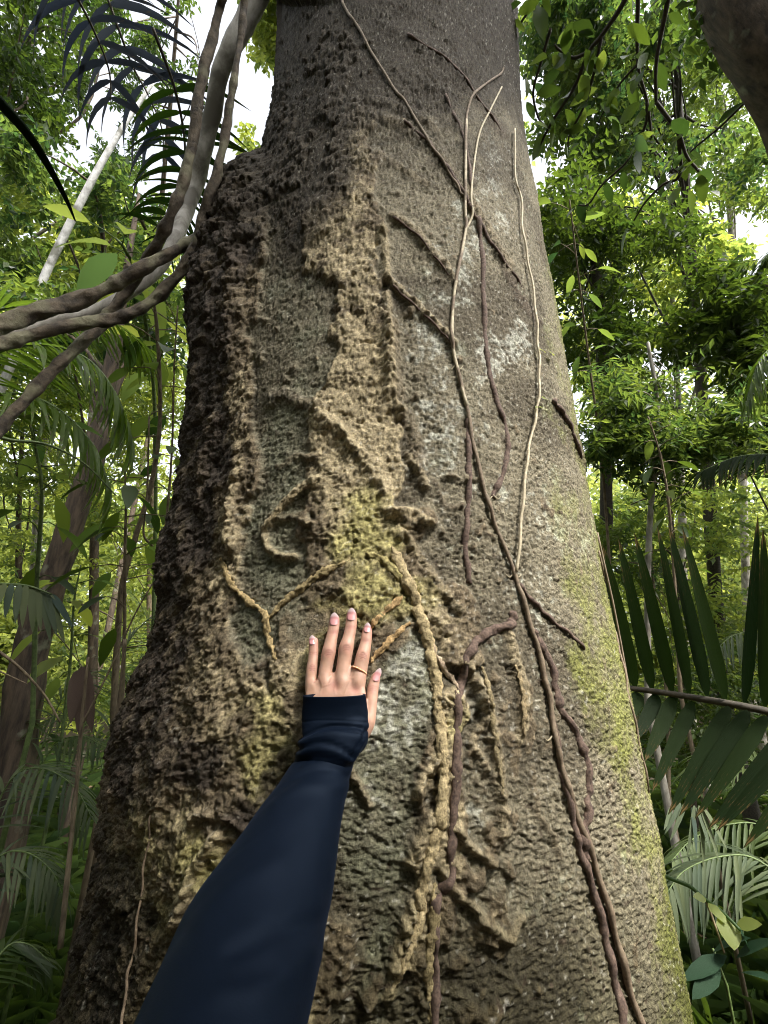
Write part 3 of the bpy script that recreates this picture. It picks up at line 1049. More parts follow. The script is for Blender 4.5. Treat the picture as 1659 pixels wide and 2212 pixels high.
def leaf_geo(L, W, droop=0.25, fold=0.18, secs=(0.0, 0.18, 0.42, 0.68, 0.88, 1.0), wd=(0.02, 0.62, 1.0, 0.82, 0.42, 0.0)):
    """ovate leaf along +X, lying in XY, normal +Z"""
    V = []
    for t, w in zip(secs, wd):
        x = L * t
        zc_ = -droop * L * t * t
        hw = W / 2 * w
        V += [(x, -hw, zc_ + fold * hw), (x, 0, zc_), (x, hw, zc_ + fold * hw)]
    F = []
    for i in range(len(secs) - 1):
        a = i * 3
        F += [(a, a + 3, a + 4, a + 1), (a + 1, a + 4, a + 5, a + 2)]
    return np.array(V, float), np.array(F, np.int32)


def frame(d, up, flip=0):
    """3x3 with x along d and z near up"""
    x = np.array(d, float)
    x /= np.linalg.norm(x)
    z = np.array(up, float)
    z = z - x * (z @ x)
    if np.linalg.norm(z) < 1e-4:
        z = np.cross(x, [1, 0.3, 0.2])
    z /= np.linalg.norm(z)
    y = np.cross(z, x)
    return np.stack([x, y, z], 1)


LEAFMESH = {}


def leaf_obj(name, parent, p, d, up, L, W, mat, kind='ovate', tone=0.5, droop=0.25, label=None):
    key = (kind, mat.name, round(tone * 4), round(droop * 5))
    if key not in LEAFMESH:
        if kind in ('sickleL', 'sickleR'):
            v, f = leaf_geo(1, 1, droop, 0.018, (0, 0.06, 0.2, 0.4, 0.6, 0.8, 1.0), (0.25, 0.7, 1.0, 0.95, 0.75, 0.45, 0.03))
            v[:, 1] += (4.6 if kind == 'sickleL' else -4.6) * v[:, 0] ** 2.2
        elif kind == 'ovate':
            v, f = leaf_geo(1, 1, droop, 0.07)
        elif kind == 'blade':
            v, f = leaf_geo(1, 1, droop, 0.022, (0, 0.06, 0.2, 0.45, 0.7, 0.88, 1.0), (0.25, 0.7, 1.0, 0.95, 0.72, 0.4, 0.03))
        else:
            v, f = leaf_geo(1, 1, droop, 0.25, (0, 0.1, 0.3, 0.6, 0.85, 1.0), (0.15, 0.8, 1.0, 0.85, 0.5, 0.03))
        LEAFMESH[key] = mesh_np(name, v, f, np.full(len(v), round(tone * 4) / 4))
        LEAFMESH[key].materials.append(mat)
    o = bpy.data.objects.new(name, LEAFMESH[key])
    COL.objects.link(o)
    R = frame(d, up)
    from mathutils import Matrix
    mm = Matrix([[R[0, 0] * L, R[0, 1] * W, R[0, 2] * L, 0], [R[1, 0] * L, R[1, 1] * W, R[1, 2] * L, 0], [R[2, 0] * L, R[2, 1] * W, R[2, 2] * L, 0], [0, 0, 0, 1]])
    loc = Vector(tuple(p)) - root_loc(parent)
    mm.translation = loc
    o.parent = parent
    o.matrix_local = mm
    if label:
        o['label'] = label
    return o


for (x, y, dx, dy, s1) in [(1154, 762, 18, 6, 22), (1176, 768, 22, 4, 24), (1158, 866, 26, 2, 24), (1150, 885, -12, 3, 13), (1152, 886, 12, 2, 12)]:
    p, n_ = surf(x, y, 0.012)
    p2, _ = surf(x + dx, y + dy, 0.018)
    m = px2m(x, y, 1)
    leaf_obj('leaf', v2, p, p2 - p, n_ + Vector((0, 0, 0.6)), s1 * m, s1 * m * 0.55, M['leaf_lime'], tone=1.0)
#FOREST
# ------------------------------------------------------------------ foliage builders
GAPS = []


def foliage(specs, seed, leafL, leafW, per=11, sprayL=0.42, gap=True, droop=0.35, tone=(0, 1), hang=0.2):
    """specs: (X, Y, rX, rY, distance, spread, number of sprays) -> small folded leaves set along short twigs"""
    g_ = np.random.default_rng(seed)
    C = []
    for (X, Y, rx, ry, d, dr, n) in specs:
        a = g_.uniform(0, 2 * math.pi, n)
        r = np.sqrt(g_.uniform(0, 1, n))
        # clumped: pull most sprays towards a few sub-centres
        k_ = max(2, n // 28)
        sa = g_.uniform(0, 2 * math.pi, k_)
        sr = np.sqrt(g_.uniform(0, 1, k_)) * 0.85
        pick = g_.integers(0, k_, n)
        fx = np.cos(sa[pick]) * sr[pick] + g_.normal(0, 0.17, n)
        fy = np.sin(sa[pick]) * sr[pick] + g_.normal(0, 0.15, n)
        loose = g_.uniform(0, 1, n) < 0.35
        fx = np.where(loose, np.cos(a) * r, fx)
        fy = np.where(loose, np.sin(a) * r, fy)
        x = X + rx * fx
        y = Y + ry * fy
        dd = d + g_.uniform(-dr, dr, n)
        xx = x - FW / 2
        v = FH / 2 - y
        D = np.stack([xx, FOC * CP - v * SP, FOC * SP + v * CP], 1)
        D /= np.linalg.norm(D, axis=1)[:, None]
        keep = np.ones(n, bool)
        if gap:
            for (gx_, gy_, ga, gb, st_) in GAPS:
                e = ((x - gx_) / ga) ** 2 + ((y - gy_) / gb) ** 2
                keep &= ~((e < 1) & (g_.uniform(0, 1, n) < st_))
        C.append((np.array([0, 0, CAMZ]) + D * dd[:, None])[keep])
    C = np.concatenate(C)
    C = C[C[:, 2] > ground_h(C[:, 0], C[:, 1]) + 0.05]
    n = len(C)
    ta = g_.uniform(0, 2 * math.pi, n)
    tw = np.stack([np.cos(ta), np.sin(ta), g_.uniform(-0.7, 0.25, n)], 1)
    tw /= np.linalg.norm(tw, axis=1)[:, None]
    j = np.tile(np.arange(per), n)
    ci = np.repeat(np.arange(n), per)
    t = (j + 0.5) / per
    sl = sprayL * g_.uniform(0.6, 1.3, n)
    pos = C[ci] + tw[ci] * ((t - 0.5) * sl[ci])[:, None]
    pos[:, 2] -= hang * sl[ci] * t * t
    side = np.cross(tw, np.array([0, 0, 1.0]) + g_.normal(0, 0.25, (n, 3)))
    side /= np.linalg.norm(side, axis=1)[:, None]
    sg = np.where(j % 2 == 0, 1.0, -1.0)
    ax = tw[ci] * 0.55 + side[ci] * (sg * 0.85)[:, None] + g_.normal(0, 0.28, (n * per, 3))
    ax[:, 2] -= droop
    ax /= np.linalg.norm(ax, axis=1)[:, None]
    nn = np.array([0, 0, 1.0]) + g_.normal(0, 0.38, (n * per, 3))
    w = np.cross(nn, ax)
    w /= np.linalg.norm(w, axis=1)[:, None]
    up = np.cross(ax, w)
    Ls = leafL * g_.uniform(0.6, 1.25, n * per)
    Ws = leafW * g_.uniform(0.7, 1.2, n * per)
    b = pos
    v0 = b
    mid = b + ax * (Ls * 0.42)[:, None]
    v1 = mid + w * (Ws / 2)[:, None] + up * (Ws * 0.12)[:, None]
    v3 = mid - w * (Ws / 2)[:, None] + up * (Ws * 0.12)[:, None]
    v2_ = b + ax * Ls[:, None] - up * (Ls * 0.12)[:, None]
    V = np.stack([v0, v1, v2_, v3], 1).reshape(-1, 3)
    q_ = np.arange(n * per) * 4
    F = np.concatenate([np.stack([q_, q_ + 1, q_ + 2], 1), np.stack([q_, q_ + 2, q_ + 3], 1)])
    ctone = g_.uniform(tone[0], tone[1], n)
    T = np.clip(ctone[ci] + g_.normal(0, 0.13, n * per), 0, 1)
    return V, F, np.repeat(T, 4), C


def crown(parent, specs, seed, leafL, leafW, mat, name='crown', **kw):
    V, F, T, C = foliage(specs, seed, leafL, leafW, **kw)
    return part(name, V, F, mat, parent, T, smooth=False), C


def px_path(pts, n=8):
    """pts of (X, Y, distance) -> smooth world line"""
    q_ = smooth_line(pts, n)
    return np.array([list(P(a[0], a[1], a[2])) for a in q_])


def to_ground(p, dx=0.0, dy=0.0):
    return np.array([p[0] + dx, p[1] + dy, float(ground_h(p[0] + dx, p[1] + dy)) - 0.05])


def branches(line, C, k_, r0, seed, mat, parent, name='branch'):
    """limbs from the trunk line towards k_ of the spray centres"""
    g_ = np.random.default_rng(seed)
    if len(C) == 0:
        return
    idx = g_.choice(len(C), min(k_, len(C)), replace=False)
    out = []
    for i in idx:
        e = C[i]
        a = line[int(len(line) * g_.uniform(0.45, 0.98))]
        m_ = (a + e) / 2 + g_.normal(0, 0.08, 3) * np.linalg.norm(e - a) + np.array([0, 0, 0.1 * np.linalg.norm(e - a)])
        l_ = np.array(smooth_line([a, m_, e], 5))
        out.append(tube(l_, [r0 * g_.uniform(0.5, 1.0), r0 * 0.15], 5, 0.2, int(i)))
    V, F = join(out)
    return part(name, V, F, mat, parent)


def tree(name, label, trunk_pts, radii, mat, specs, seed, leafL, leafW, lmat, nb=10, br=0.03, group=None, cat='tree', ground=True, rough=0.25, seg=12, **kw):
    ln = px_path(trunk_pts)
    if ground:
        g0 = to_ground(ln[0])
        if ln[0][2] > g0[2] + 0.1:
            ln = np.vstack([g0 + (ln[0] - g0) * np.linspace(0, 1, 5)[:, None][:-1], ln])
    root = thing(name, label, cat, tuple(ln[0]), group)
    if radii:
        part('trunk', *tube(ln, radii, seg, rough, seed), mat, root)
    if specs:
        c_, C = crown(root, specs, seed, leafL, leafW, lmat, **kw)
        if nb:
            branches(ln, C, nb, br, seed, mat, root)
    return root


GAPS += [(600, 250, 70, 150, .9), (150, 330, 60, 90, .9), (480, 170, 110, 250, .85), (250, 200, 160, 150, .4), (330, 60, 120, 80, .5),
         (1560, 130, 60, 90, .7), (1420, 190, 60, 50, .8), (1520, 250, 80, 50, .8), (1190, 340, 40, 60, .85), (1165, 230, 25, 60, .7), (1540, 420, 60, 30, .6),
         (1430, 790, 45, 50, .9), (1500, 830, 60, 50, .6), (1240, 860, 22, 30, .9), (1600, 480, 60, 50, .8), (1610, 600, 60, 40, .6), (1300, 360, 20, 30, .8), (90, 500, 50, 90, .5)]

# ------------------------------------------------------------------ far forest
V, F, T, C = foliage([(300, 1180, 700, 430, 17, 4, 1500), (1500, 1180, 620, 400, 17, 4, 1500), (150, 620, 380, 200, 18, 4, 260), (1400, 640, 330, 230, 17, 4, 300), (840, 750, 330, 650, 14, 4, 900), (-500, 1150, 500, 450, 15, 4, 500), (2250, 1150, 550, 450, 15, 4, 500)],
                     901, 0.20, 0.115, per=14, sprayL=1.3, tone=(0.2, 1.0))
o = part('distant_forest', V, F, M['leaf_hazy'], None, T, smooth=False)
tag(o, 'far bright green forest seen between the nearer trees', kind='stuff')
V, F, T, C = foliage([(250, 1350, 800, 320, 23, 3, 3900), (1500, 1330, 800, 330, 23, 3, 3900)], 902, 0.42, 0.26, per=9, sprayL=1.8, gap=False)
o = part('forest_edge', V, F, M['leaf_hazy'], None, T, smooth=False)
tag(o, 'farthest wall of forest leaves', kind='stuff')

# the same forest closes round behind the photographer
def around(n, seed, el0, el1, d0, d1, az0, az1, L, W, per=8):
    g_ = np.random.default_rng(seed)
    az = g_.uniform(az0, az1, n)
    el = np.arcsin(g_.uniform(math.sin(el0), math.sin(el1), n))
    d = g_.uniform(d0, d1, n)
    C = np.stack([np.sin(az) * np.cos(el) * d, np.cos(az) * np.cos(el) * d, CAMZ + np.sin(el) * d], 1)
    # clumps and holes
    k_ = fbm(az * 3 + 20, el * 4 + 7, seed, 3)
    sund = (C - np.array([0, 0, CAMZ])) / np.linalg.norm(C - np.array([0, 0, CAMZ]), axis=1)[:, None] @ np.array(sdir)
    C = C[(k_ > 0.40) & (sund < math.cos(R_(25)))]
    n = len(C) * per
    b0 = np.repeat(C, per, 0) + g_.normal(0, 0.28, (n, 3))
    ax_ = g_.normal(0, 1, (n, 3))
    ax_[:, 2] = ax_[:, 2] * 0.4 - 0.4
    ax_ /= np.linalg.norm(ax_, axis=1)[:, None]
    w = np.cross(ax_, np.array([0, 0, 1.0]) + g_.normal(0, .4, (n, 3)))
    w /= np.linalg.norm(w, axis=1)[:, None]
    Ls = L * g_.uniform(.6, 1.2, n)
    V = np.stack([b0, b0 + ax_ * (Ls * .45)[:, None] + w * (Ls * W / L / 2)[:, None], b0 + ax_ * Ls[:, None], b0 + ax_ * (Ls * .45)[:, None] - w * (Ls * W / L / 2)[:, None]], 1).reshape(-1, 3)
    q_ = np.arange(n) * 4
    F = np.concatenate([np.stack([q_, q_ + 1, q_ + 2], 1), np.stack([q_, q_ + 2, q_ + 3], 1)])
    return V, F, np.repeat(g_.uniform(0, 1, n), 4)


V, F, T = around(7200, 904, R_(-8), R_(46), 6, 10, R_(60), R_(300), 0.40, 0.24)
o = part('surrounding_forest', V, F, M['leaf_mid'], None, T, smooth=False)
tag(o, 'the forest on the near side of the big tree, around the photographer', kind='stuff')

# boughs added out of view to shade the trunk's top and foot: sun reaches the middle of the trunk through the gap between them
ov = []
g_ = np.random.default_rng(55)
sv3 = np.array(sdir)
for (x0, z0, t_, n_, rad_) in [(-.4, 3.7, 3.8, 110, .5), (.4, 3.7, 3.8, 110, .5), (0, 4.3, 4.0, 150, .7), (.6, 4.4, 4.0, 120, .7), (-.6, 4.4, 4.0, 120, .7),
                               (-.6, .25, 3.0, 90, .42), (0, .1, 3.2, 90, .42), (.6, .1, 3.0, 90, .42), (-1.3, .5, 3.0, 130, .5), (-1.9, 1.2, 3.2, 150, .7)]:
    c_ = np.array([x0, 0.62, z0]) + sv3 * t_
    ov.append(c_ + g_.normal(0, 0.55, (n_, 3)) * rad_)
C = np.concatenate(ov)
n = len(C) * 3
b0 = np.repeat(C, 3, 0) + g_.normal(0, 0.07, (n, 3))
ax_ = g_.normal(0, 1, (n, 3))
ax_[:, 2] = ax_[:, 2] * 0.4 - 0.3
ax_ /= np.linalg.norm(ax_, axis=1)[:, None]
w = np.cross(ax_, np.array([0, 0, 1.0]) + g_.normal(0, .4, (n, 3)))
w /= np.linalg.norm(w, axis=1)[:, None]
Ls = 0.20 * g_.uniform(.6, 1.2, n)
V = np.stack([b0, b0 + ax_ * (Ls * .45)[:, None] + w * (Ls * .3)[:, None], b0 + ax_ * Ls[:, None], b0 + ax_ * (Ls * .45)[:, None] - w * (Ls * .3)[:, None]], 1).reshape(-1, 3)
q_ = np.arange(n) * 4
ob = thing('added_shade_tree', 'unseen leafy tree added behind the photographer to shade the big trunk', 'tree', (2.6, -2.6, 0))
part('crown', V, np.concatenate([np.stack([q_, q_ + 1, q_ + 2], 1), np.stack([q_, q_ + 2, q_ + 3], 1)]), M['leaf_dark'], ob, np.repeat(g_.uniform(0, 1, n), 4), smooth=False)
part('trunk', *tube(np.array(smooth_line([(2.6, -2.6, -.1), (2.5, -2.4, 2.0), (2.2, -2.1, 4.0), (1.6, -1.6, 6.2)], 5)), [0.16, 0.13, 0.10, 0.05], 12, 0.2, 3), M['trunk_dark'], ob)
br_ = []
for i in range(0, len(C), 60):
    s0 = np.array([2.4, -2.3, 2.2]) if C[i][2] < 3.6 else np.array([2.0, -1.9, 4.8])
    br_.append(tube(np.array(smooth_line([s0, (s0 + C[i]) / 2 + np.array([0, 0, .2]), C[i]], 4)), [0.03, 0.008], 5))
part('branch', *join(br_), M['twig'], ob)

# ------------------------------------------------------------------ trees behind, left
tree('background_tree', 'brown leaning background trunk, the thickest one at the left', [(20, 1760, 3.1), (60, 1450, 3.1), (95, 1320, 3.1), (140, 1180, 3.1), (175, 1070, 3.15), (205, 990, 3.2), (222, 900, 3.3), (240, 800, 3.4), (262, 660, 3.6), (300, 420, 4.2)],
     [0.09, 0.085, 0.078, 0.068, 0.060, 0.055, 0.05, 0.045, 0.03, 0.01], M['trunk_dark'],
     [(330, 640, 120, 130, 4.2, .5, 110), (120, 700, 140, 90, 4.6, .5, 90)], 21, 0.072, 0.032, M['leaf_mid'], per=19, nb=7, seg=20)
tree('background_tree', 'tall tree at the far left, its dotted small-leaved crown against the white sky', [(-260, 1400, 8), (-160, 700, 8.3), (-40, 300, 9), (60, 60, 10)], [0.12, 0.1, 0.07, 0.03], M['trunk_dark'],
     [(60, 80, 150, 130, 9, 1, 200), (40, 250, 90, 80, 8.5, .8, 80), (190, 60, 90, 100, 10, 1, 80), (120, 250, 60, 100, 9, .6, 80)], 22, 0.094, 0.050, M['leaf_dark'], per=19, nb=16, br=0.035)
tree('background_tree', 'feathery crown hanging in the sky between palm fronds and lianas', [(330, 900, 11), (345, 500, 11), (370, 200, 11.5), (390, -60, 12)], [0.05, 0.045, 0.035, 0.02], M['trunk_dark'],
     [(380, 70, 80, 110, 11, .8, 130), (260, 330, 60, 60, 11, .8, 60), (430, 220, 40, 90, 11, .5, 40), (165, 210, 22, 110, 11, .4, 60), (310, 200, 60, 90, 11, .6, 40)], 23, 0.101, 0.043, M['leaf_dark'], per=19, nb=12, br=0.02)
tree('background_tree', 'sunlit small-leaved tree in the middle distance filling the left edge below the sky', [(60, 1500, 9), (90, 1000, 9), (120, 640, 9.2), (140, 420, 9.5)], [0.08, 0.07, 0.05, 0.02], M['pale_trunk'],
     [(110, 490, 190, 150, 9, 1.2, 330), (60, 700, 160, 150, 8.5, 1, 240), (290, 560, 110, 100, 10, 1, 130)], 24, 0.108, 0.061, M['leaf_lime'], per=19, nb=14, tone=(0.0, 0.9))
tree('background_tree', 'darker leafy tree behind the white slanting trunk at the left', [(200, 1500, 7), (210, 900, 7), (230, 560, 7.2)], [0.06, 0.05, 0.025], M['trunk_dark'],
     [(180, 420, 110, 90, 7, .6, 80), (60, 380, 90, 90, 6.5, .6, 60), (330, 480, 60, 60, 7.5, .6, 40), (40, 560, 60, 80, 6.5, .6, 80), (260, 700, 150, 90, 7, .8, 160)], 25, 0.086, 0.047, M['leaf_mid'], per=19, nb=10, tone=(0.0, 0.7))
tree('background_tree', 'lime green leafy branch just left of the top of the big trunk', [(640, 300, 9), (620, 150, 8.8), (600, 20, 8.6), (590, -120, 8.6)], [0.06, 0.05, 0.04, 0.02], M['twig'],
     [(585, 60, 48, 75, 8.4, .4, 120), (575, -60, 70, 50, 8.4, .4, 60), (540, 310, 26, 26, 8.5, .2, 9)], 26, 0.094, 0.054, M['leaf_lime'], per=19, nb=6, br=0.02, tone=(0.2, 0.9), ground=False, gap=False)
tree('background_tree', 'slender grey tree standing among the bright shrubs left of the big trunk', [(330, 1560, 6), (322, 1300, 6), (330, 1050, 6), (345, 800, 6.1), (350, 640, 6.2)], [0.03, 0.028, 0.025, 0.022, 0.018], M['sapling'],
     [(330, 900, 110, 160, 6, .6, 170), (260, 1150, 120, 130, 6.2, .6, 70), (360, 1250, 70, 160, 5.6, .6, 110)], 27, 0.079, 0.036, M['leaf_lime'], per=19, nb=8, br=0.012, tone=(0.1, 1))
tree('background_tree', 'thin-stemmed tree deep in the green at the left edge', [(60, 1560, 8), (40, 1200, 8), (50, 900, 8.2)], [0.05, 0.04, 0.02], M['trunk_dark'],
     [(80, 950, 170, 150, 8, .8, 260), (70, 1200, 170, 130, 7.6, .8, 90), (250, 1450, 200, 90, 7.4, .8, 120)], 28, 0.094, 0.043, M['leaf_lime'], per=19, nb=9, br=0.02, tone=(0.0, .8))

# white slanting trunk and pale trunk behind the lianas
ln = px_path([(70, 680, 5.0), (95, 600, 5.1), (165, 455, 5.3), (215, 360, 5.5), (270, 268, 5.8), (330, 180, 6.2)])
w_ = thing('slender_tree', 'straight white slender trunk slanting up to the right', 'tree', tuple(to_ground(ln[0], -0.25)))
ln = np.vstack([to_ground(ln[0], -0.25), ln])
part('trunk', *tube(ln, [0.034, 0.032, 0.031, 0.030, 0.028, 0.024, 0.02, 0.014], 12, 0.08, 5), M['pole'], w_)
ln = px_path([(-60, 760, 1.75), (0, 735, 1.78), (100, 700, 1.82), (200, 672, 1.88), (290, 625, 1.95), (345, 575, 2.05), (378, 520, 2.2), (394, 475, 2.4), (418, 410, 2.6), (440, 330, 2.65), (458, 250, 2.7), (476, 160, 2.75), (500, 100, 2.8), (528, 50, 2.9), (560, -20, 3.0), (580, -90, 3.1), (620, -400, 3.7), (680, -1000, 5.2)])
w_ = thing('liana', 'palest and thickest upright liana, mottled grey, rising behind the others', 'liana', tuple(ln[0]), 'woody lianas twisted together at the left')
part('stem', *tube(ln, [0.014, 0.016, 0.018, 0.021, 0.025, 0.030, 0.034, 0.034, 0.036, 0.042, 0.045, 0.045, 0.035], 14, 0.16, 6), M['pale_trunk'], w_)

# ------------------------------------------------------------------ lianas at the left


def liana(label, pts, w, seed, ends=None):
    ln = px_path(pts, 10)
    rad = []
    q_ = smooth_line([(a[0], a[1], a[2]) for a in pts], 10)
    ww = np.interp(np.linspace(0, 1, len(q_)), np.linspace(0, 1, len(w)), w)
    for a, b_ in zip(q_, ww):
        pp = P(a[0], a[1], a[2])
        rad.append(b_ * (pp.y * CP + (pp.z - CAMZ) * SP) / FOC / 2)
    rad = np.array(rad) * (1 + 0.34 * (vn(np.arange(len(rad)) * 0.3, np.zeros(len(rad)) + seed, seed) - 0.5))
    root = thing('liana', label, 'liana', tuple(ln[0]), 'woody lianas twisted together at the left')
    part('stem', *tube(ln, rad, 20, 0.42, seed), M['liana'], root)
    return root


liana('thickest liana, running from the left edge to the dark hump of the trunk', [(-500, 860, 1.5), (-250, 800, 1.4), (-60, 728, 1.35), (0, 702, 1.38), (70, 676, 1.4), (130, 662, 1.42), (190, 640, 1.44), (250, 612, 1.46), (300, 582, 1.46), (350, 556, 1.48), (400, 530, 1.54), (452, 505, 1.62), (500, 488, 1.72)], [41, 37, 31, 26, 24], 3)
liana('liana bending up beside the trunk as the upright stem nearest to it', [(-480, 980, 1.4), (-240, 860, 1.32), (-60, 765, 1.30), (0, 742, 1.32), (50, 728, 1.34), (110, 714, 1.36), (180, 700, 1.38), (250, 688, 1.4), (300, 668, 1.42), (345, 634, 1.44), (385, 592, 1.45), (415, 545, 1.47), (436, 480, 1.5), (450, 425, 1.52), (470, 370, 1.55), (486, 300, 1.6), (497, 230, 1.65), (507, 160, 1.7), (518, 90, 1.78), (526, 20, 1.85), (532, -80, 1.95), (560, -400, 2.5), (600, -1000, 4.0)], [33, 30, 27, 25, 23, 21, 19, 16, 15, 16], 8)
liana('liana climbing diagonally across the others to become the leftmost upright stem', [(-260, 1500, 1.5), (-150, 1200, 1.35), (-40, 985, 1.28), (0, 925, 1.3), (60, 858, 1.33), (115, 800, 1.36), (165, 752, 1.40), (215, 705, 1.47), (265, 640, 1.52), (310, 575, 1.52), (345, 515, 1.5), (375, 450, 1.5), (395, 400, 1.53), (408, 340, 1.57), (422, 270, 1.62), (430, 200, 1.67), (448, 120, 1.74), (472, 30, 1.82), (490, -60, 1.9), (530, -400, 2.5), (580, -1000, 4.0)], [26, 25, 23, 26, 25, 24, 23, 21, 19, 19], 13)

# ------------------------------------------------------------------ trees behind, right
tree('background_tree', 'dark thick leaning trunk cutting the upper right corner', [(2050, 1500, 3.4), (1960, 900, 3.2), (1850, 500, 3.1), (1750, 260, 3.1), (1670, 100, 3.2), (1600, -40, 3.4), (1545, -200, 3.7), (1450, -700, 4.6), (1380, -1200, 6)], [0.2, 0.19, 0.18, 0.17, 0.165, 0.16, 0.15, 0.12, 0.06], M['trunk_dark'],
     [(1560, 40, 120, 60, 3.6, .3, 30)], 41, 0.065, 0.032, M['leaf_dark'], per=19, nb=3, br=0.012, seg=20)
tree('background_tree', 'tall leafy tree filling the upper right behind the hanging twigs', [(1560, 1500, 7), (1520, 900, 7), (1480, 400, 7.3), (1450, 0, 8)], [0.08, 0.07, 0.05, 0.02], M['twig'],
     [(1240, 60, 110, 110, 7, .8, 320), (1380, 120, 120, 130, 7.5, .8, 140), (1280, 270, 120, 120, 7, .8, 290), (1500, 60, 130, 80, 7.5, .8, 70), (1590, 330, 90, 90, 7, .8, 50), (1450, 330, 120, 80, 7, .8, 60)], 42, 0.079, 0.043, M['leaf_mid'], per=19, nb=26, br=0.022, tone=(0.0, 0.7))
tree('background_tree', 'distant pale tree whose tiny leaves fleck the white sky at the upper right', [(1620, 1500, 12), (1590, 700, 12), (1560, 200, 13)], [0.08, 0.07, 0.03], M['pale_trunk'],
     [(1500, 200, 170, 160, 12, 1, 330), (1560, 420, 120, 90, 12, 1, 110)], 43, 0.094, 0.050, M['leaf_mid'], per=19, nb=16, br=0.03, gap=False, tone=(0.3, 1))
tree('background_tree', 'dense dark-leaved tree crowding the right outline of the big trunk at half height', [(1300, 1500, 5), (1310, 1000, 5), (1290, 600, 5.2), (1270, 380, 5.5)], [0.07, 0.06, 0.05, 0.03], M['twig'],
     [(1230, 440, 80, 110, 5, .5, 100), (1300, 560, 110, 110, 5.2, .5, 140), (1290, 730, 90, 90, 5, .5, 120), (1400, 470, 110, 90, 5.6, .5, 90)], 44, 0.072, 0.036, M['leaf_dark'], per=19, nb=18, br=0.014, tone=(0.0, 1))
tree('background_tree', 'sunlit yellow-green tree in the middle of the right-hand forest', [(1480, 1500, 9), (1470, 1000, 9), (1450, 600, 9.2)], [0.07, 0.06, 0.03], M['pale_trunk'],
     [(1420, 590, 200, 170, 9, 1, 300), (1260, 500, 110, 120, 9, 1, 130), (1560, 700, 120, 140, 9, 1, 100), (1340, 800, 160, 110, 9, 1, 190)], 45, 0.108, 0.061, M['leaf_lime'], per=19, nb=14, tone=(0.0, 0.9))
tree('background_tree', 'narrow-leaved shrubby tree beside the mossy trunk edge above the dark frond', [(1400, 1520, 3.6), (1400, 1200, 3.6), (1420, 900, 3.7), (1400, 740, 3.8)], [0.022, 0.02, 0.016, 0.01], M['pale_trunk'],
     [(1330, 930, 90, 100, 3.7, .35, 110), (1430, 980, 110, 90, 3.8, .35, 130), (1400, 830, 110, 80, 3.9, .3, 90), (1540, 930, 110, 70, 4, .3, 110)], 46, 0.072, 0.026, M['leaf_mid'], per=19, nb=14, br=0.007, tone=(0.0, 0.9))
tree('background_tree', 'tree with dark drooping foliage at the right edge, halfway up', [(1700, 1500, 5), (1690, 1000, 5), (1660, 600, 5.2)], [0.06, 0.05, 0.03], M['twig'],
     [(1600, 720, 80, 110, 5, .5, 130), (1560, 640, 80, 60, 5, .5, 80), (1620, 900, 90, 90, 5, .5, 130), (1480, 720, 60, 60, 5, .4, 50)], 47, 0.086, 0.040, M['leaf_dark'], per=19, nb=10, br=0.014)
tree('background_tree', 'slender pale tree behind the upright leaflets of the dark frond', [(1500, 1760, 6), (1480, 1500, 6), (1465, 1300, 6), (1450, 1120, 6.1), (1440, 980, 6.2)], [0.03, 0.028, 0.025, 0.022, 0.015], M['trunk_dark'],
     [(1480, 1120, 200, 80, 6.5, .8, 210), (1420, 1300, 180, 120, 7, .8, 170), (1580, 1330, 140, 150, 6.5, .8, 150)], 48, 0.079, 0.040, M['leaf_lime'], per=19, nb=8, br=0.014, tone=(0, 0.8))
tree('background_tree', 'thin crooked sapling trunk in the bright green at the lower right', [(1445, 1720, 4.6), (1440, 1500, 4.6), (1415, 1300, 4.6), (1405, 1150, 4.6)], [0.015, 0.014, 0.012, 0.009], M['sapling'],
     [(1350, 1180, 90, 70, 4.6, .4, 60), (1520, 1500, 140, 120, 5, .5, 170)], 49, 0.072, 0.032, M['leaf_mid'], per=19, nb=6, br=0.006, tone=(0, .8))

# hanging dark twigs with their leaves, upper right
hang = thing('hanging_branch', 'dark drooping twigs with broad leaves hanging from above in the upper right', 'branch', tuple(P(1350, -60, 2.5)))
TW = [[(1368, -70, 2.5), (1350, 0, 2.5), (1301, 75, 2.5), (1272, 112, 2.5), (1242, 186, 2.5), (1190, 268, 2.5), (1156, 335, 2.5)],
      [(1301, 75, 2.5), (1283, 157, 2.48), (1264, 224, 2.46), (1231, 291, 2.45), (1227, 317, 2.45)],
      [(1272, 112, 2.5), (1238, 125, 2.5), (1208, 108, 2.5), (1198, 96, 2.5)],
      [(1378, -70, 2.6), (1378, 0, 2.6), (1378, 138, 2.6), (1398, 220, 2.6), (1408, 298, 2.6)],
      [(1455, -70, 2.4), (1443, 0, 2.4), (1428, 75, 2.4), (1417, 142, 2.4), (1417, 220, 2.4)],
      [(1398, 220, 2.6), (1395, 268, 2.6), (1369, 321, 2.6), (1350, 354, 2.6), (1301, 399, 2.6), (1272, 440, 2.6), (1249, 444, 2.6)],
      [(1417, 220, 2.4), (1465, 287, 2.4), (1484, 339, 2.4), (1514, 377, 2.4), (1518, 410, 2.4)],
      [(1465, 287, 2.4), (1469, 377, 2.4), (1432, 399, 2.4), (1395, 436, 2.4), (1369, 477, 2.4)],
      [(1190, 60, 2.5), (1171, 127, 2.5), (1152, 198, 2.5), (1163, 254, 2.5), (1182, 276, 2.5)],
      [(1378, 138, 2.6), (1340, 180, 2.6), (1310, 230, 2.6), (1290, 270, 2.6)],
      [(1160, -40, 2.4), (1148, 10, 2.4), (1125, 50, 2.4)],
      [(1640, 190, 3.2), (1560, 270, 3.2), (1500, 320, 3.2), (1440, 380, 3.2)]]
tws = [8, 5, 6, 7, 8, 5, 6, 5, 5, 4, 6, 5]
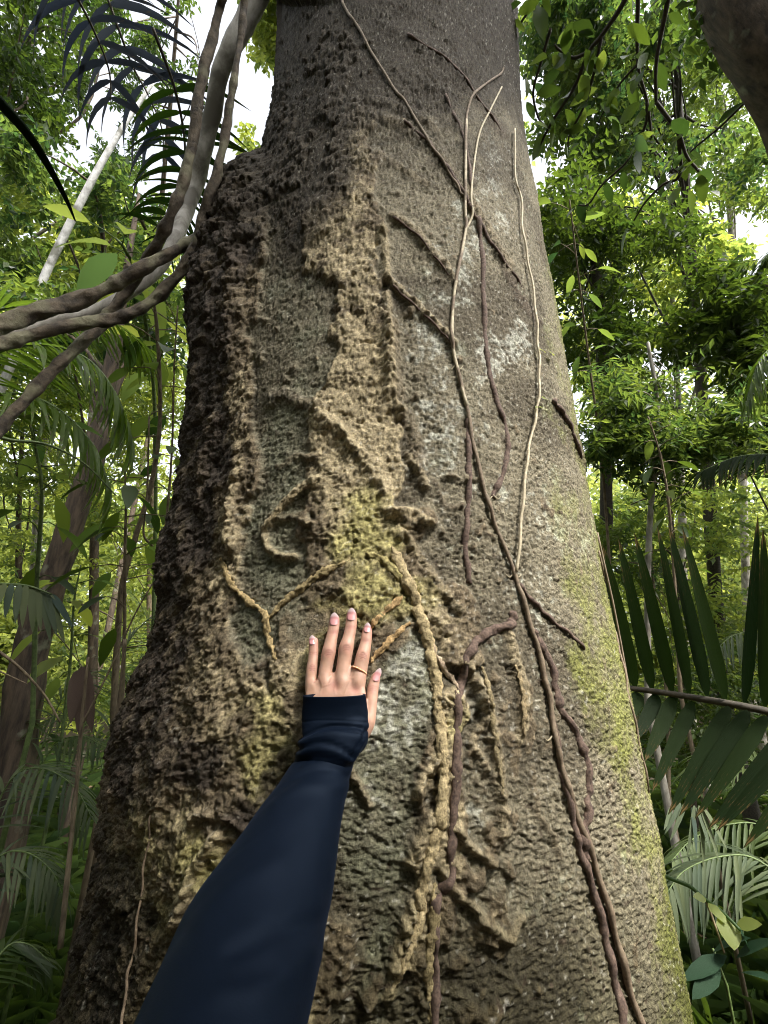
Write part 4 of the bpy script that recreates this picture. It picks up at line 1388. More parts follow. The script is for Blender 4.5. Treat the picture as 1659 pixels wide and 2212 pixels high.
for i, (tp, w0) in enumerate(zip(TW, tws)):
    ln = px_path(tp, 6)
    part('twig', *tube(ln, [w0 * 2.5 / FOC / 2, w0 * 0.5 * 2.5 / FOC / 2], 6, 0.2, i), M['twig'], hang)
    for kk in range(9 if i not in (4,) else 5):
        t = random.uniform(0.25, 1)
        a = ln[int(t * (len(ln) - 1))]
        dd = Vector((random.uniform(-1, 1), random.uniform(-1, 1), random.uniform(-1.1, 0.1)))
        a = Vector(a) + Vector((random.uniform(-.04, .04), random.uniform(-.04, .04), random.uniform(-.04, .02)))
        L = random.uniform(0.06, 0.115)
        leaf_obj('leaf', hang, a, dd, (random.uniform(-.5, .5), random.uniform(-.6, .3), 1), L, L * 0.46, M['leaf_dark'] if random.random() < .75 else M['leaf_mid'], tone=random.random())

# ------------------------------------------------------------------ broad-leaved saplings left of the trunk


def sapling(label, pts, w, leaves, seed, mat, L0=0.17, asp=0.36, lm=None, group=None):
    rr = random.Random(seed)
    ln = px_path(pts, 7)
    gz = to_ground(ln[0])
    if ln[0][2] > gz[2]:
        ln = np.vstack([gz, ln])
    D = pts[0][2]
    root = thing('sapling', label, 'sapling', tuple(ln[0]), group)
    part('stem', *tube(ln, [w * D / FOC / 2, w * 0.4 * D / FOC / 2], 8, 0.2, seed), mat, root)
    for i in range(leaves):
        t = 0.3 + 0.7 * i / leaves
        a = Vector(ln[int(t * (len(ln) - 1))])
        ang = i * 2.4 + rr.uniform(-.4, .4)
        pl = rr.uniform(0.04, 0.16)
        d = Vector((math.cos(ang), math.sin(ang), rr.uniform(-0.25, 0.35)))
        b_ = a + d * pl
        part('petiole', *tube([a, (a + b_) / 2 + Vector((0, 0, 0.01)), b_], [0.003, 0.002], 5), mat, root)
        L = L0 * rr.uniform(0.7, 1.25)
        d.z -= rr.uniform(0.15, 0.7)
        leaf_obj('leaf', root, b_, d, (rr.uniform(-.3, .3), rr.uniform(-.3, .3), 1), L, L * asp, lm or (M['leaf_mid'] if rr.random() < .6 else M['leaf_dark']), tone=rr.random(), droop=0.3)
    return root


sapling('tall sapling with big drooping leaves close to the left outline of the big trunk', [(245, 1600, 2.5), (250, 1445, 2.5), (264, 1268, 2.5), (295, 1153, 2.5), (326, 1050, 2.5), (345, 924, 2.5), (344, 800, 2.5), (338, 700, 2.5), (330, 640, 2.5)], 13, 26, 5, M['sapling'], 0.17)
sapling('thin sapling with a rosette of long dark leaves over the background trunk', [(262, 1560, 2.2), (268, 1400, 2.2), (270, 1200, 2.2), (272, 1090, 2.2), (270, 1010, 2.2)], 8, 14, 6, M['sapling'], 0.17, 0.3, M['leaf_dark'])
sapling('broad-leaved sapling with dark leaves at the left edge above the silver frond', [(70, 1560, 2.4), (80, 1250, 2.4), (90, 1060, 2.4), (75, 960, 2.4), (60, 900, 2.4)], 8, 16, 7, M['stem_green'], 0.19, 0.36)
sapling('sapling with large bright leaves above the lianas next to the trunk', [(330, 1500, 3.3), (335, 900, 3.2), (300, 620, 3.0), (270, 540, 2.9), (250, 515, 2.9)], 8, 13, 8, M['stem_green'], 0.24, 0.4, M['leaf_lime'])
sapling('small plant with bright yellow-green leaves in front of the background trunk', [(120, 1700, 2.6), (150, 1450, 2.6), (160, 1300, 2.6), (175, 1220, 2.6)], 6, 10, 9, M['stem_green'], 0.14, 0.4, M['leaf_lime'])
sapling('leafy sapling touching the left outline of the trunk at mid height', [(330, 1500, 3.0), (345, 1250, 3.0), (362, 1100, 3.0), (372, 960, 3.0), (376, 800, 3.0), (384, 660, 3.0)], 7, 24, 10, M['sapling'], 0.16, 0.4)
sapling('shrub with glossy leaves in the right-hand forest above the dark frond', [(1470, 1500, 3.2), (1450, 1150, 3.2), (1430, 1000, 3.2), (1400, 900, 3.2)], 7, 22, 12, M['sapling'], 0.13, 0.36)
sapling('bright-leaved sapling at the right beyond the trunk edge', [(1330, 1400, 3.6), (1300, 1000, 3.6), (1275, 800, 3.6), (1250, 600, 3.6), (1230, 430, 3.6)], 6, 26, 14, M['sapling'], 0.13, 0.34, M['leaf_mid'])

# ------------------------------------------------------------------ palms and fronds


SICK = 1


def frond(parent, line, n, L, W, mat, rmat, seed, spread=62, droop=0.35, up=(0, 0, 1), rr0=0.006, t0=0.12, taper=0.55, tone=0.5, sag=0.3, kind='blade', lname='leaflet', jit=6):
    rr = random.Random(seed)
    line = np.array(line)
    fr = part('rachis', *tube(line, [rr0, rr0 * 0.35], 7), rmat, parent)
    d = np.concatenate([[0], np.cumsum(np.linalg.norm(np.diff(line, axis=0), axis=1))])
    for i in range(n):
        t = t0 + (1 - t0) * (i + 0.5) / n
        s = t * d[-1]
        p = np.array([np.interp(s, d, line[:, k_]) for k_ in range(3)])
        p2 = np.array([np.interp(min(s + 0.02, d[-1]), d, line[:, k_]) for k_ in range(3)])
        p1 = np.array([np.interp(max(s - 0.02, 0), d, line[:, k_]) for k_ in range(3)])
        tg = p2 - p1
        tg /= np.linalg.norm(tg)
        u = np.array(up, float)
        sd_ = np.cross(tg, u)
        sd_ /= np.linalg.norm(sd_) + 1e-9
        prof = math.sin(math.pi * min(1, 0.18 + 0.82 * (1 - abs(t - 0.42) / 0.62 * taper)) / 1) if False else (1 - taper * abs(t - 0.4) / 0.6)
        for s1 in (-1, 1):
            a = R_(spread - 22 * t + rr.uniform(-jit, jit))
            dr = tg * math.cos(a) + sd_ * (s1 * math.sin(a)) + np.array([0, 0, -sag]) * rr.uniform(0.6, 1.3)
            kk_ = kind if kind != 'sickle' else ('sickleL' if s1 * SICK > 0 else 'sickleR')
            leaf_obj(lname, fr, p, dr, u + np.array([rr.uniform(-.25, .25), rr.uniform(-.25, .25), 0.2]), L * prof * rr.uniform(.88, 1.08), W * rr.uniform(.85, 1.1), mat, kk_, tone=tone + rr.uniform(-.2, .2), droop=droop)
    return fr


# big dark frond on the right, leaflet by leaflet
pal = thing('palm_frond', 'big dark green frond with long upright leaflets beside the right edge of the trunk', 'palm frond', tuple(P(1800, 1575, 1.45)))
rl = px_path([(1330, 1486, 1.42), (1380, 1489, 1.42), (1500, 1507, 1.43), (1659, 1537, 1.45), (1830, 1582, 1.5)], 6)
part('rachis', *tube(rl, [0.0055, 0.0065, 0.0075, 0.0085, 0.010], 8), M['twig'], pal)
UPL = [((1345, 1480), (1272, 1190)), ((1372, 1484), (1301, 1174)), ((1408, 1489), (1335, 1160)), ((1451, 1493), (1370, 1150)), ((1488, 1499), (1419, 1133)), ((1527, 1502), (1443, 1130)), ((1566, 1510), (1473, 1137)),
       ((1607, 1517), (1637, 1112)), ((1652, 1525), (1648, 1140)), ((1692, 1535), (1668, 1150)), ((1730, 1545), (1720, 1130))]
DNL = [((1383, 1499), (1352, 1560)), ((1421, 1502), (1372, 1600)), ((1456, 1506), (1393, 1645)), ((1497, 1516), (1408, 1711)), ((1575, 1527), (1443, 1760)), ((1616, 1536), (1467, 1763)), ((1655, 1547), (1501, 1768)),
       ((1720, 1560), (1529, 1792)), ((1755, 1570), (1547, 1795)), ((1800, 1580), (1606, 1832))]
for j, (b_, t_) in enumerate(UPL + DNL):
    a = P(b_[0], b_[1], 1.43)
    e = P(t_[0], t_[1], 1.36 if j < len(UPL) else 1.33)
    L = (e - a).length
    W = (0.036 if j < len(UPL) else 0.034) * random.uniform(.92, 1.08)
    leaf_obj('leaflet', pal, a, e - a, (random.uniform(-.15, .15), -1, 0.2), L, W, M['palm_dark'], 'blade', tone=random.random(), droop=0.0)

# upper left palm against the sky
pl = thing('palm', 'palm with drooping blue-green blade leaflets against the white sky in the upper left', 'palm', tuple(P(150, -260, 4.2)))
for i, (pp, n, L, W, mm_) in enumerate([
    ([(120, -200, 4.3), (205, -70, 4.1), (255, 60, 4.0), (285, 140, 4.0), (320, 205, 3.95), (350, 280, 3.9), (352, 350, 3.85)], 11, 0.46, 0.038, 'palm_sky'),
    ([(110, -150, 4.0), (150, -40, 3.9), (200, 60, 3.9), (235, 150, 3.9), (240, 230, 3.85)], 7, 0.42, 0.036, 'palm_sky'),
    ([(330, 60, 3.6), (380, 200, 3.6), (400, 330, 3.6), (380, 430, 3.6), (330, 500, 3.6)], 9, 0.40, 0.036, 'palm_dark'),
    ([(420, 250, 3.4), (425, 350, 3.4), (405, 440, 3.4), (372, 520, 3.4)], 9, 0.34, 0.018, 'palm_dark'),
]):
    frond(pl, px_path(pp, 6), n, L, W, M[mm_], M['twig'], 60 + i, 96, 0.2, (0, -0.65, -0.9), 0.009, 0.2 if i < 3 else 0.02, 0.35, 0.5, 0.0, 'sickle', jit=14)

pl = thing('palm', 'green palm with long arching fronds under the lianas', 'palm', tuple(to_ground(P(-250, 1400, 2.6))))
for i, (pp, n, L, W, mm_) in enumerate([
    ([(-200, 1000, 2.5), (-60, 800, 2.4), (60, 745, 2.3), (180, 770, 2.2), (250, 850, 2.1), (285, 950, 2.05)], 34, 0.34, 0.019, 'palm_green'),
    ([(-200, 1100, 2.4), (-80, 900, 2.3), (20, 850, 2.2), (120, 880, 2.1), (200, 960, 2.0), (240, 1060, 1.95)], 30, 0.30, 0.018, 'palm_green'),
    ([(-200, 900, 2.8), (-60, 700, 2.7), (80, 660, 2.7), (230, 690, 2.6), (330, 760, 2.6)], 32, 0.34, 0.019, 'palm_green'),
]):
    frond(pl, px_path(pp, 6), n, L, W, M[mm_], M['stem_green'], 80 + i, 50, 0.5, (0, 0, 1), 0.007, 0.25, 0.5, 0.6, 0.35)

# silver frond
sv = thing('silver_palm_frond', 'pale silvery frond with hanging fingers at the left edge', 'palm frond', tuple(P(-40, 1262, 2.0)))
part('rachis', *tube(px_path([(-60, 1268, 1.9), (0, 1262, 1.85), (60, 1266, 1.8), (112, 1284, 1.78)], 6), [0.006, 0.003], 6), M['stem_green'], sv)
for (bx, by, tx, ty) in [(-30, 1264, -45, 1345), (-10, 1262, -22, 1325), (8, 1262, -4, 1300), (25, 1262, 8, 1328), (42, 1263, 30, 1340), (56, 1264, 45, 1350), (70, 1267, 68, 1362), (80, 1270, 86, 1358), (90, 1273, 108, 1382), (98, 1277, 122, 1368), (106, 1281, 140, 1386), (112, 1284, 158, 1350)]:
    a = P(bx, by, 1.8)
    e = P(tx, ty, 1.72)
    leaf_obj('leaflet', sv, a, e - a, (0.1, -0.6, 0.6), (e - a).length, 0.021, M['palm_silver'], 'blade', tone=random.random(), droop=0.12)

FERNS = [
    ('pale fern with fine arching blades at the left edge below the background trunk', [(-60, 1860, 2.2), (20, 1690, 2.2), (90, 1660, 2.1), (160, 1700, 2.0), (200, 1770, 1.95)], 22, 0.20, 0.012, 'palm_silver'),
    ('fern spreading right under the sapling stems at the lower left', [(40, 1760, 2.6), (110, 1620, 2.6), (170, 1590, 2.5), (220, 1610, 2.4)], 20, 0.20, 0.012, 'leaf_pale'),
    ('bluish palm seedling in the haze left of the trunk beside the silver frond', [(240, 1500, 3.2), (270, 1400, 3.2), (330, 1330, 3.2), (400, 1310, 3.2)], 24, 0.26, 0.012, 'palm_silver'),
    ('low fern at the left edge with blades drooping towards the corner', [(-80, 1980, 2.0), (-10, 1860, 2.0), (50, 1840, 1.95), (110, 1880, 1.9), (140, 1950, 1.9)], 20, 0.16, 0.011, 'palm_silver'),
    ('green fern behind the sapling stems below the silver frond', [(80, 1640, 2.9), (140, 1500, 2.9), (210, 1450, 2.9), (290, 1460, 2.9)], 22, 0.26, 0.013, 'leaf_pale'),
    ('small fern right of the leaning background trunk near the ground', [(230, 1700, 3.2), (200, 1580, 3.2), (150, 1540, 3.1), (90, 1560, 3.0)], 20, 0.22, 0.013, 'leaf_mid'),
    ('yellow-green fern in front of the bright thicket at the left', [(300, 1520, 3.8), (330, 1400, 3.8), (300, 1300, 3.8), (240, 1250, 3.8)], 20, 0.3, 0.016, 'leaf_lime'),
    ('pale arching frond at the lower right corner side', [(1760, 1960, 2.0), (1640, 1860, 2.0), (1560, 1850, 1.95), (1480, 1880, 1.9), (1440, 1930, 1.85)], 26, 0.22, 0.012, 'palm_silver'),
    ('second pale frond arching above the first at the lower right', [(1780, 1880, 2.4), (1660, 1790, 2.4), (1580, 1780, 2.35), (1500, 1810, 2.3), (1450, 1860, 2.2)], 26, 0.22, 0.012, 'leaf_pale'),
    ('light frond behind the leaflets of the dark frond at the right edge', [(1760, 1500, 3.2), (1660, 1380, 3.2), (1590, 1370, 3.1), (1530, 1420, 3.0)], 22, 0.26, 0.014, 'palm_silver'),
    ('feathery frond hanging at the right edge above the dark frond', [(1760, 760, 3.4), (1690, 740, 3.4), (1640, 780, 3.3), (1610, 870, 3.2)], 22, 0.28, 0.013, 'palm_green'),
    ('lower dark frond drooping above the upright leaflets at the right', [(1800, 1060, 2.8), (1700, 990, 2.8), (1600, 985, 2.7), (1510, 1020, 2.6)], 26, 0.26, 0.018, 'palm_dark'),
    ('small pale sunlit frond high in the right-hand forest', [(1640, 560, 5.0), (1600, 570, 5.0), (1560, 600, 5.0), (1520, 660, 5.0)], 16, 0.34, 0.03, 'leaf_pale'),
    ('pale sunlit frond at the right edge above its twin', [(1760, 520, 5.0), (1700, 530, 5.0), (1650, 560, 5.0), (1620, 620, 5.0)], 16, 0.34, 0.03, 'leaf_pale'),
    ('fine fern in the shade at the bottom left corner', [(-60, 2160, 1.9), (10, 2050, 1.9), (60, 2040, 1.9), (110, 2080, 1.9)], 18, 0.14, 0.011, 'leaf_dark'),
    ('narrow-bladed fern behind the lower leaflets of the dark frond', [(1700, 1760, 2.8), (1620, 1640, 2.8), (1550, 1620, 2.7), (1490, 1660, 2.6)], 24, 0.24, 0.013, 'leaf_pale'),
]
for i, (lab, pp, n, L, W, mm_) in enumerate(FERNS):
    p0 = px_path(pp, 6)
    f_ = thing('fern', lab, 'fern', tuple(p0[0]), 'fern and palm fronds of the undergrowth')
    frond(f_, p0, n, L, W, M[mm_], M['stem_green'], 120 + i, 58, 0.35, (0, -0.3, 1), 0.0035, 0.1, 0.5, 0.5, 0.3)

# dark tapering blade at the upper left edge
dk = thing('dark_leaf_stalk', 'dark tapering leaf stalk slanting down from the left edge to the white trunk', 'leaf stalk', tuple(P(-40, 180, 1.6)))
part('stalk', *tube(px_path([(-50, 170, 1.6), (0, 222, 1.6), (60, 290, 1.6), (105, 360, 1.62), (140, 425, 1.65), (163, 478, 1.7)], 7), [0.016, 0.015, 0.013, 0.010, 0.007, 0.002], 8, 0.05, 3, flat=0.5), M['palm_dark'], dk)
dk = thing('green_leaf_stalk', 'long thin dark green stalk crossing the lower left greenery', 'leaf stalk', tuple(P(-40, 930, 1.8)))
part('stalk', *tube(px_path([(-50, 930, 1.8), (20, 950, 1.8), (100, 960, 1.8), (180, 1000, 1.8), (250, 1070, 1.8)], 7), [0.006, 0.002], 6), M['stem_green'], dk)

# dead stems and a withered leaf at the lower left
for i, (pp, w0, lab) in enumerate([
    ([(330, 1180, 2.3), (310, 1150, 2.3), (318, 1060, 2.3), (322, 900, 2.3)], 5, 'thin upright dry stem just left of the trunk'),
    ([(210, 1880, 1.9), (225, 1760, 1.9), (245, 1620, 1.9), (262, 1480, 1.9), (270, 1380, 1.9)], 11, 'brown leaning stem at the lower left in front of the ferns'),
    ([(130, 2050, 1.8), (150, 1850, 1.8), (165, 1700, 1.8), (178, 1540, 1.8), (190, 1420, 1.8)], 8, 'thin dark stem left of the brown leaning stem'),
    ([(-20, 1395, 1.7), (40, 1440, 1.7), (95, 1500, 1.7), (130, 1560, 1.7)], 5, 'straight pale dry stalk slanting down to the right from the left edge'),
    ([(-20, 1440, 1.7), (10, 1455, 1.7), (60, 1478, 1.7)], 3, 'short pale dry stalk at the left edge'),
    ([(180, 1560, 2.1), (240, 1440, 2.1), (290, 1330, 2.1), (330, 1260, 2.1)], 4, 'fine branching stem rising towards the crusty outline'),
    ([(1290, 1150, 1.35), (1330, 1330, 1.33), (1372, 1560, 1.3), (1398, 1700, 1.3), (1420, 1830, 1.3)], 4, 'thin dry vine hanging just off the right outline of the trunk'),
]):
    ln = px_path(pp, 6)
    t_ = thing('dry_stem', lab, 'stem', tuple(ln[0]))
    part('stem', *tube(ln, [w0 * pp[0][2] / FOC / 2, w0 * .6 * pp[0][2] / FOC / 2], 7, 0.2, i), M['sapling'], t_)
wl_ = thing('withered_leaf', 'withered brown leaf hanging upright between the stems at the lower left', 'leaf', tuple(P(175, 1440, 2.2)))
for (a, b_) in [((178, 1440), (168, 1590)), ((182, 1445), (196, 1580)), ((170, 1448), (150, 1560))]:
    A, B = P(a[0], a[1], 2.2), P(b_[0], b_[1], 2.15)
    leaf_obj('leaf_blade', wl_, A, B - A, (0.3, -1, 0.2), (B - A).length, 0.05, M['root_brown'], 'blade', tone=.5, droop=0.1)

# grass-like silver blades, lower right
gr = thing('grass_tuft', 'tuft of narrow pale blades hanging beside the right foot of the trunk', 'grass tuft', tuple(P(1500, 1765, 1.8)))
for (bx, by, tx, ty) in [(1470, 1735, 1440, 1800), (1480, 1735, 1452, 1815), (1495, 1745, 1510, 1840), (1505, 1745, 1540, 1835), (1515, 1750, 1560, 1860), (1520, 1745, 1575, 1830), (1500, 1740, 1490, 1850), (1510, 1740, 1528, 1880), (1450, 1745, 1438, 1790)]:
    A, B = P(bx, by, 1.75), P(tx, ty, 1.7)
    leaf_obj('blade', gr, A, B - A, (0.1, -1, 0.5), (B - A).length, 0.012, M['palm_silver'], 'blade', tone=random.random(), droop=0.15)

# leafy stem lower right
ls = thing('leafy_shoot', 'lime green shoot reaching right from the foot of the trunk', 'plant', tuple(P(1440, 1893, 1.5)))
part('stem', *tube(px_path([(1425, 1885, 1.5), (1447, 1897, 1.5), (1490, 1915, 1.5), (1520, 1940, 1.48), (1560, 1970, 1.46), (1600, 2010, 1.45)], 6), [0.005, 0.003], 7), M['leaf_lime'], ls)
part('stem', *tube(px_path([(1525, 1945, 1.48), (1545, 2000, 1.48), (1565, 2060, 1.48)], 6), [0.003, 0.002], 6), M['sapling'], ls)
for (bx, by, tx, ty, w0) in [(1560, 1970, 1592, 2050, .05), (1530, 1950, 1570, 1990, .03), (1525, 1942, 1500, 1935, .02), (1590, 2000, 1640, 1990, .03)]:
    A, B = P(bx, by, 1.46), P(tx, ty, 1.44)
    leaf_obj('leaf', ls, A, B - A, (0.2, -.8, 0.8), (B - A).length, w0, M['leaf_lime'], tone=.7, droop=0.15)
ls = thing('dark_leaf_plant', 'plant with broad blue-green leaves in the dark lower right corner', 'plant', tuple(to_ground(P(1560, 2150, 1.9))))
part('stem', *tube([root_loc(ls), P(1570, 2130, 1.8), P(1540, 2050, 1.75)], [0.005, 0.003], 6), M['stem_green'], ls)
for (bx, by, tx, ty, w0) in [(1570, 2065, 1476, 2108, .036), (1540, 2058, 1606, 2010, .034), (1590, 2070, 1665, 2015, .036), (1600, 2100, 1690, 2110, .034), (1555, 2085, 1500, 2150, .04), (1620, 2060, 1600, 1992, .035)]:
    A, B = P(bx, by, 1.75), P(tx, ty, 1.68)
    leaf_obj('leaf', ls, A, B - A, (0.2, -.7, 0.9), (B - A).length, w0, M['leaf_teal'], tone=.9, droop=0.15)

# ------------------------------------------------------------------ undergrowth on the floor
g_ = np.random.default_rng(77)
n = 6500
a = g_.uniform(-1.0, 1.0, n)
d = 1.5 + 14 * g_.uniform(0, 1, n) ** 1.5
x = np.sin(a) * d
y = np.cos(a) * d
m_ = np.hypot(x, y - AX) > 0.85
x, y = x[m_], y[m_]
z = ground_h(x, y)
n = len(x)
bl = 5
ci = np.repeat(np.arange(n), bl)
ang = g_.uniform(0, 2 * math.pi, n * bl)
L = g_.uniform(0.12, 0.5, n)[ci] * g_.uniform(.6, 1.2, n * bl)
dirv = np.stack([np.cos(ang) * 0.8, np.sin(ang) * 0.8, g_.uniform(0.3, 1.2, n * bl)], 1)
dirv /= np.linalg.norm(dirv, axis=1)[:, None]
b0 = np.stack([x, y, z], 1)[ci]
w = np.stack([-np.sin(ang), np.cos(ang), np.zeros(n * bl)], 1)
W = g_.uniform(0.003, 0.014, n)[ci]
mid = b0 + dirv * (L * .55)[:, None]
tip = b0 + dirv * L[:, None] + np.stack([np.cos(ang), np.sin(ang), -0.7 * np.ones(n * bl)], 1) * (L * .35)[:, None]
V = np.stack([b0, mid + w * W[:, None], tip, mid - w * W[:, None]], 1).reshape(-1, 3)
q_ = np.arange(n * bl) * 4
F = np.concatenate([np.stack([q_, q_ + 1, q_ + 2], 1), np.stack([q_, q_ + 2, q_ + 3], 1)])
o = part('undergrowth', V, F, M['leaf_dark'], None, np.repeat(g_.uniform(0, 1, n)[ci], 4), smooth=False)
tag(o, 'low green undergrowth on the forest floor', kind='stuff')
n = 16000
a = g_.uniform(-1.3, 1.3, n)
d = 0.8 + 9 * g_.uniform(0, 1, n) ** 1.4
x = np.sin(a) * d
y = np.cos(a) * d
z = ground_h(x, y) + 0.008
ang = g_.uniform(0, 2 * math.pi, n)
L = g_.uniform(0.04, 0.13, n)
tl = g_.normal(0, 0.35, (n, 2))
ax_ = np.stack([np.cos(ang), np.sin(ang), tl[:, 0]], 1)
w = np.stack([-np.sin(ang), np.cos(ang), tl[:, 1]], 1)
b0 = np.stack([x, y, z], 1)
V = np.stack([b0, b0 + ax_ * (L * .5)[:, None] + w * (L * .25)[:, None], b0 + ax_ * L[:, None], b0 + ax_ * (L * .5)[:, None] - w * (L * .25)[:, None]], 1).reshape(-1, 3)
V[1::4, 2] += 0.01
q_ = np.arange(n) * 4
F = np.concatenate([np.stack([q_, q_ + 1, q_ + 2], 1), np.stack([q_, q_ + 2, q_ + 3], 1)])
M['litter'] = mat_wood('dead_leaf', (0.04, 0.026, 0.015), (0.19, 0.12, 0.06), 3, 0.8, 0.001, (1, 1, 1))
o = part('leaf_litter', V, F, M['litter'], None, None, smooth=False)
tag(o, 'brown dead leaves strewn over the forest floor', kind='stuff')
#PERSON
# ------------------------------------------------------------------ the person: left arm reaching out, palm on the bark


def hc(cx, cy):
    return 578 + cx * 0.2091, 1242.8 + cy * 0.2091


def hp(cx, cy, off):
    X, Y = hc(cx, cy)
    p, n = surf_base(X, Y, off)
    return np.array(p), np.array(n)


PXM = None
pm, nm_ = hp(700, 1100, 0.014)
Dm = pm[1] * CP + (pm[2] - CAMZ) * SP
CM = 0.2091 * Dm / FOC            # metres per close-up pixel at the hand
SK0 = 0.010                       # how far the crust stands out under the hand


def sweep(secs, n=10, seg=28, power=2.0, capn=3):
    """secs: (cx, cy, width px, off, thickness ratio)"""
    q_ = smooth_line(secs, n)
    ctr = []
    nrm = []
    for a in q_:
        p, nn = hp(a[0], a[1], a[3])
        ctr.append(p)
        nrm.append(nn)
    ctr = np.array(ctr)
    tg = np.gradient(ctr, axis=0)
    tg /= np.linalg.norm(tg, axis=1)[:, None]
    V = []
    ang = np.arange(seg) * 2 * math.pi / seg
    ca, sa = np.cos(ang), np.sin(ang)
    pc = np.sign(ca) * np.abs(ca) ** (2 / power)
    ps = np.sign(sa) * np.abs(sa) ** (2 / power)
    for i, a in enumerate(q_):
        nn = nrm[i] - tg[i] * (nrm[i] @ tg[i])
        nn /= np.linalg.norm(nn)
        sd_ = np.cross(tg[i], nn)
        w = a[2] * CM / 2 + .0004
        V.append(ctr[i] + sd_ * (pc * w)[:, None] + nn * (ps * w * a[4])[:, None])
    V = np.concatenate(V)
    m_ = len(q_)
    F = []
    for i in range(m_ - 1):
        for k_ in range(seg):
            F.append((i * seg + k_, i * seg + (k_ + 1) % seg, (i + 1) * seg + (k_ + 1) % seg, (i + 1) * seg + k_))
    V = np.vstack([V, ctr[0], ctr[-1]])
    c0_ = m_ * seg
    T = [(c0_, (k_ + 1) % seg, k_) for k_ in range(seg)] + [(c0_ + 1, (m_ - 1) * seg + k_, (m_ - 1) * seg + (k_ + 1) % seg) for k_ in range(seg)]
    return V, [np.array(F, np.int32), np.array(T, np.int32)]


o1 = SK0
FING = {
    'little': [(478, 640, 30, o1 + .006, .8), (478, 655, 74, o1 + .006, .8), (477, 690, 94, o1 + .0065, .8), (475, 740, 98, o1 + .007, .82), (474, 800, 101, o1 + .0075, .84), (467, 880, 102, o1 + .009, .84), (458, 960, 112, o1 + .010, .86),
               (450, 1050, 112, o1 + .010, .88), (450, 1160, 120, o1 + .011, .85), (480, 1300, 120, o1 + .012, .8)],
    'ring': [(692, 408, 30, o1 + .006, .8), (692, 425, 84, o1 + .0065, .8), (690, 470, 110, o1 + .007, .8), (683, 540, 116, o1 + .008, .82), (675, 585, 118, o1 + .0085, .84), (655, 680, 124, o1 + .010, .84), (632, 800, 142, o1 + .0115, .86),
             (614, 900, 134, o1 + .011, .88), (596, 1010, 134, o1 + .0115, .9), (590, 1150, 140, o1 + .013, .85), (600, 1300, 140, o1 + .014, .8)],
    'middle': [(869, 364, 30, o1 + .006, .8), (869, 382, 86, o1 + .0065, .8), (868, 430, 112, o1 + .007, .8), (864, 500, 116, o1 + .008, .82), (858, 550, 120, o1 + .0085, .84), (838, 650, 126, o1 + .010, .84), (812, 750, 150, o1 + .012, .86),
               (796, 860, 142, o1 + .0115, .88), (776, 1000, 142, o1 + .012, .9), (755, 1150, 150, o1 + .0135, .85), (740, 1300, 150, o1 + .0145, .8)],
    'index': [(1031, 522, 30, o1 + .0055, .8), (1030, 540, 78, o1 + .006, .8), (1028, 585, 104, o1 + .0065, .8), (1022, 640, 110, o1 + .0075, .82), (1010, 720, 118, o1 + .0085, .84), (985, 830, 138, o1 + .011, .86), (966, 920, 142, o1 + .011, .88),
              (950, 1000, 148, o1 + .0115, .9), (925, 1130, 158, o1 + .013, .85), (880, 1300, 150, o1 + .0145, .8)],
    'thumb': [(1130, 1003, 26, o1 + .004, .85), (1128, 1018, 66, o1 + .0045, .85), (1116, 1060, 92, o1 + .005, .85), (1100, 1120, 104, o1 + .006, .85), (1085, 1190, 114, o1 + .007, .9), (1074, 1290, 112, o1 + .009, .92), (1062, 1400, 116, o1 + .011, .95),
              (1035, 1520, 138, o1 + .013, .95), (985, 1620, 140, o1 + .014, .8), (920, 1700, 110, o1 + .015, .7)],
}
bits = [sweep(v) for v in FING.values()]
# palm and back of the hand, on to the wrist and forearm
PALM = [(690, 1010, 480, o1 + .010, .10), (700, 1060, 540, o1 + .0115, .155), (700, 1130, 585, o1 + .013, .19), (700, 1230, 605, o1 + .0145, .21), (705, 1350, 610, o1 + .016, .22), (712, 1480, 580, o1 + .018, .24), (700, 1590, 500, o1 + .020, .25), (690, 1650, 440, o1 + .022, .22)]
bits.append(sweep(PALM, power=2.5, seg=48))
# metacarpal ridges (tendons) on the back
for (x0, x1) in [(450, 560), (596, 640), (765, 720), (925, 800)]:
    bits.append(sweep([(x0, 1060, 60, o1 + .0125, .5), (x0 * .7 + x1 * .3, 1180, 60, o1 + .0185, .4), (x0 * .3 + x1 * .7, 1380, 50, o1 + .021, .4), (x1, 1500, 40, o1 + .021, .4)], seg=12))

# arm axis and the sleeve outline: (left X, Y, right X, Y, depth of the axis, thickness ratio)
D0 = Dm
SL = [(655, 1503, 790, 1500, D0 - .017 - SK0, .27), (653.5, 1530, 793, 1524, D0 - .019 - SK0, .31), (652, 1558, 796.5, 1550, D0 - .023 - SK0, .36), (652, 1584, 798, 1574, D0 - .030 - SK0, .43), (648, 1606, 793, 1600, D0 - .038 - SK0, .52),
      (643, 1625, 780, 1622, D0 - .047 - SK0, .60), (632, 1650, 765, 1648, D0 - .058, .66), (603, 1698, 750, 1708, D0 - .078, .78), (560, 1760, 738, 1775, D0 - .105, .86), (512, 1830, 728, 1850, D0 - .135, .9), (456, 1914, 716, 1930, D0 - .165, .92),
      (400, 2000, 700, 2015, D0 - .195, .92), (350, 2110, 682, 2118, D0 - .23, .92), (303, 2212, 660, 2220, D0 - .26, .92), (215, 2420, 640, 2420, D0 - .305, .92), (60, 2740, 600, 2700, D0 - .35, .92)]
sl = smooth_line(SL, 14)
seg = 96
ang = np.arange(seg) * 2 * math.pi / seg
rings = []
cen = []
for a in sl:
    Lp = np.array(PD(a[0], a[1], a[4]))
    Rp = np.array(PD(a[2], a[3], a[4]))
    c_ = (Lp + Rp) / 2
    h_ = (Rp - Lp) / 2
    rings.append((c_, h_, a[5]))
    cen.append(c_)
cen = np.array(cen)
tg = np.gradient(cen, axis=0)
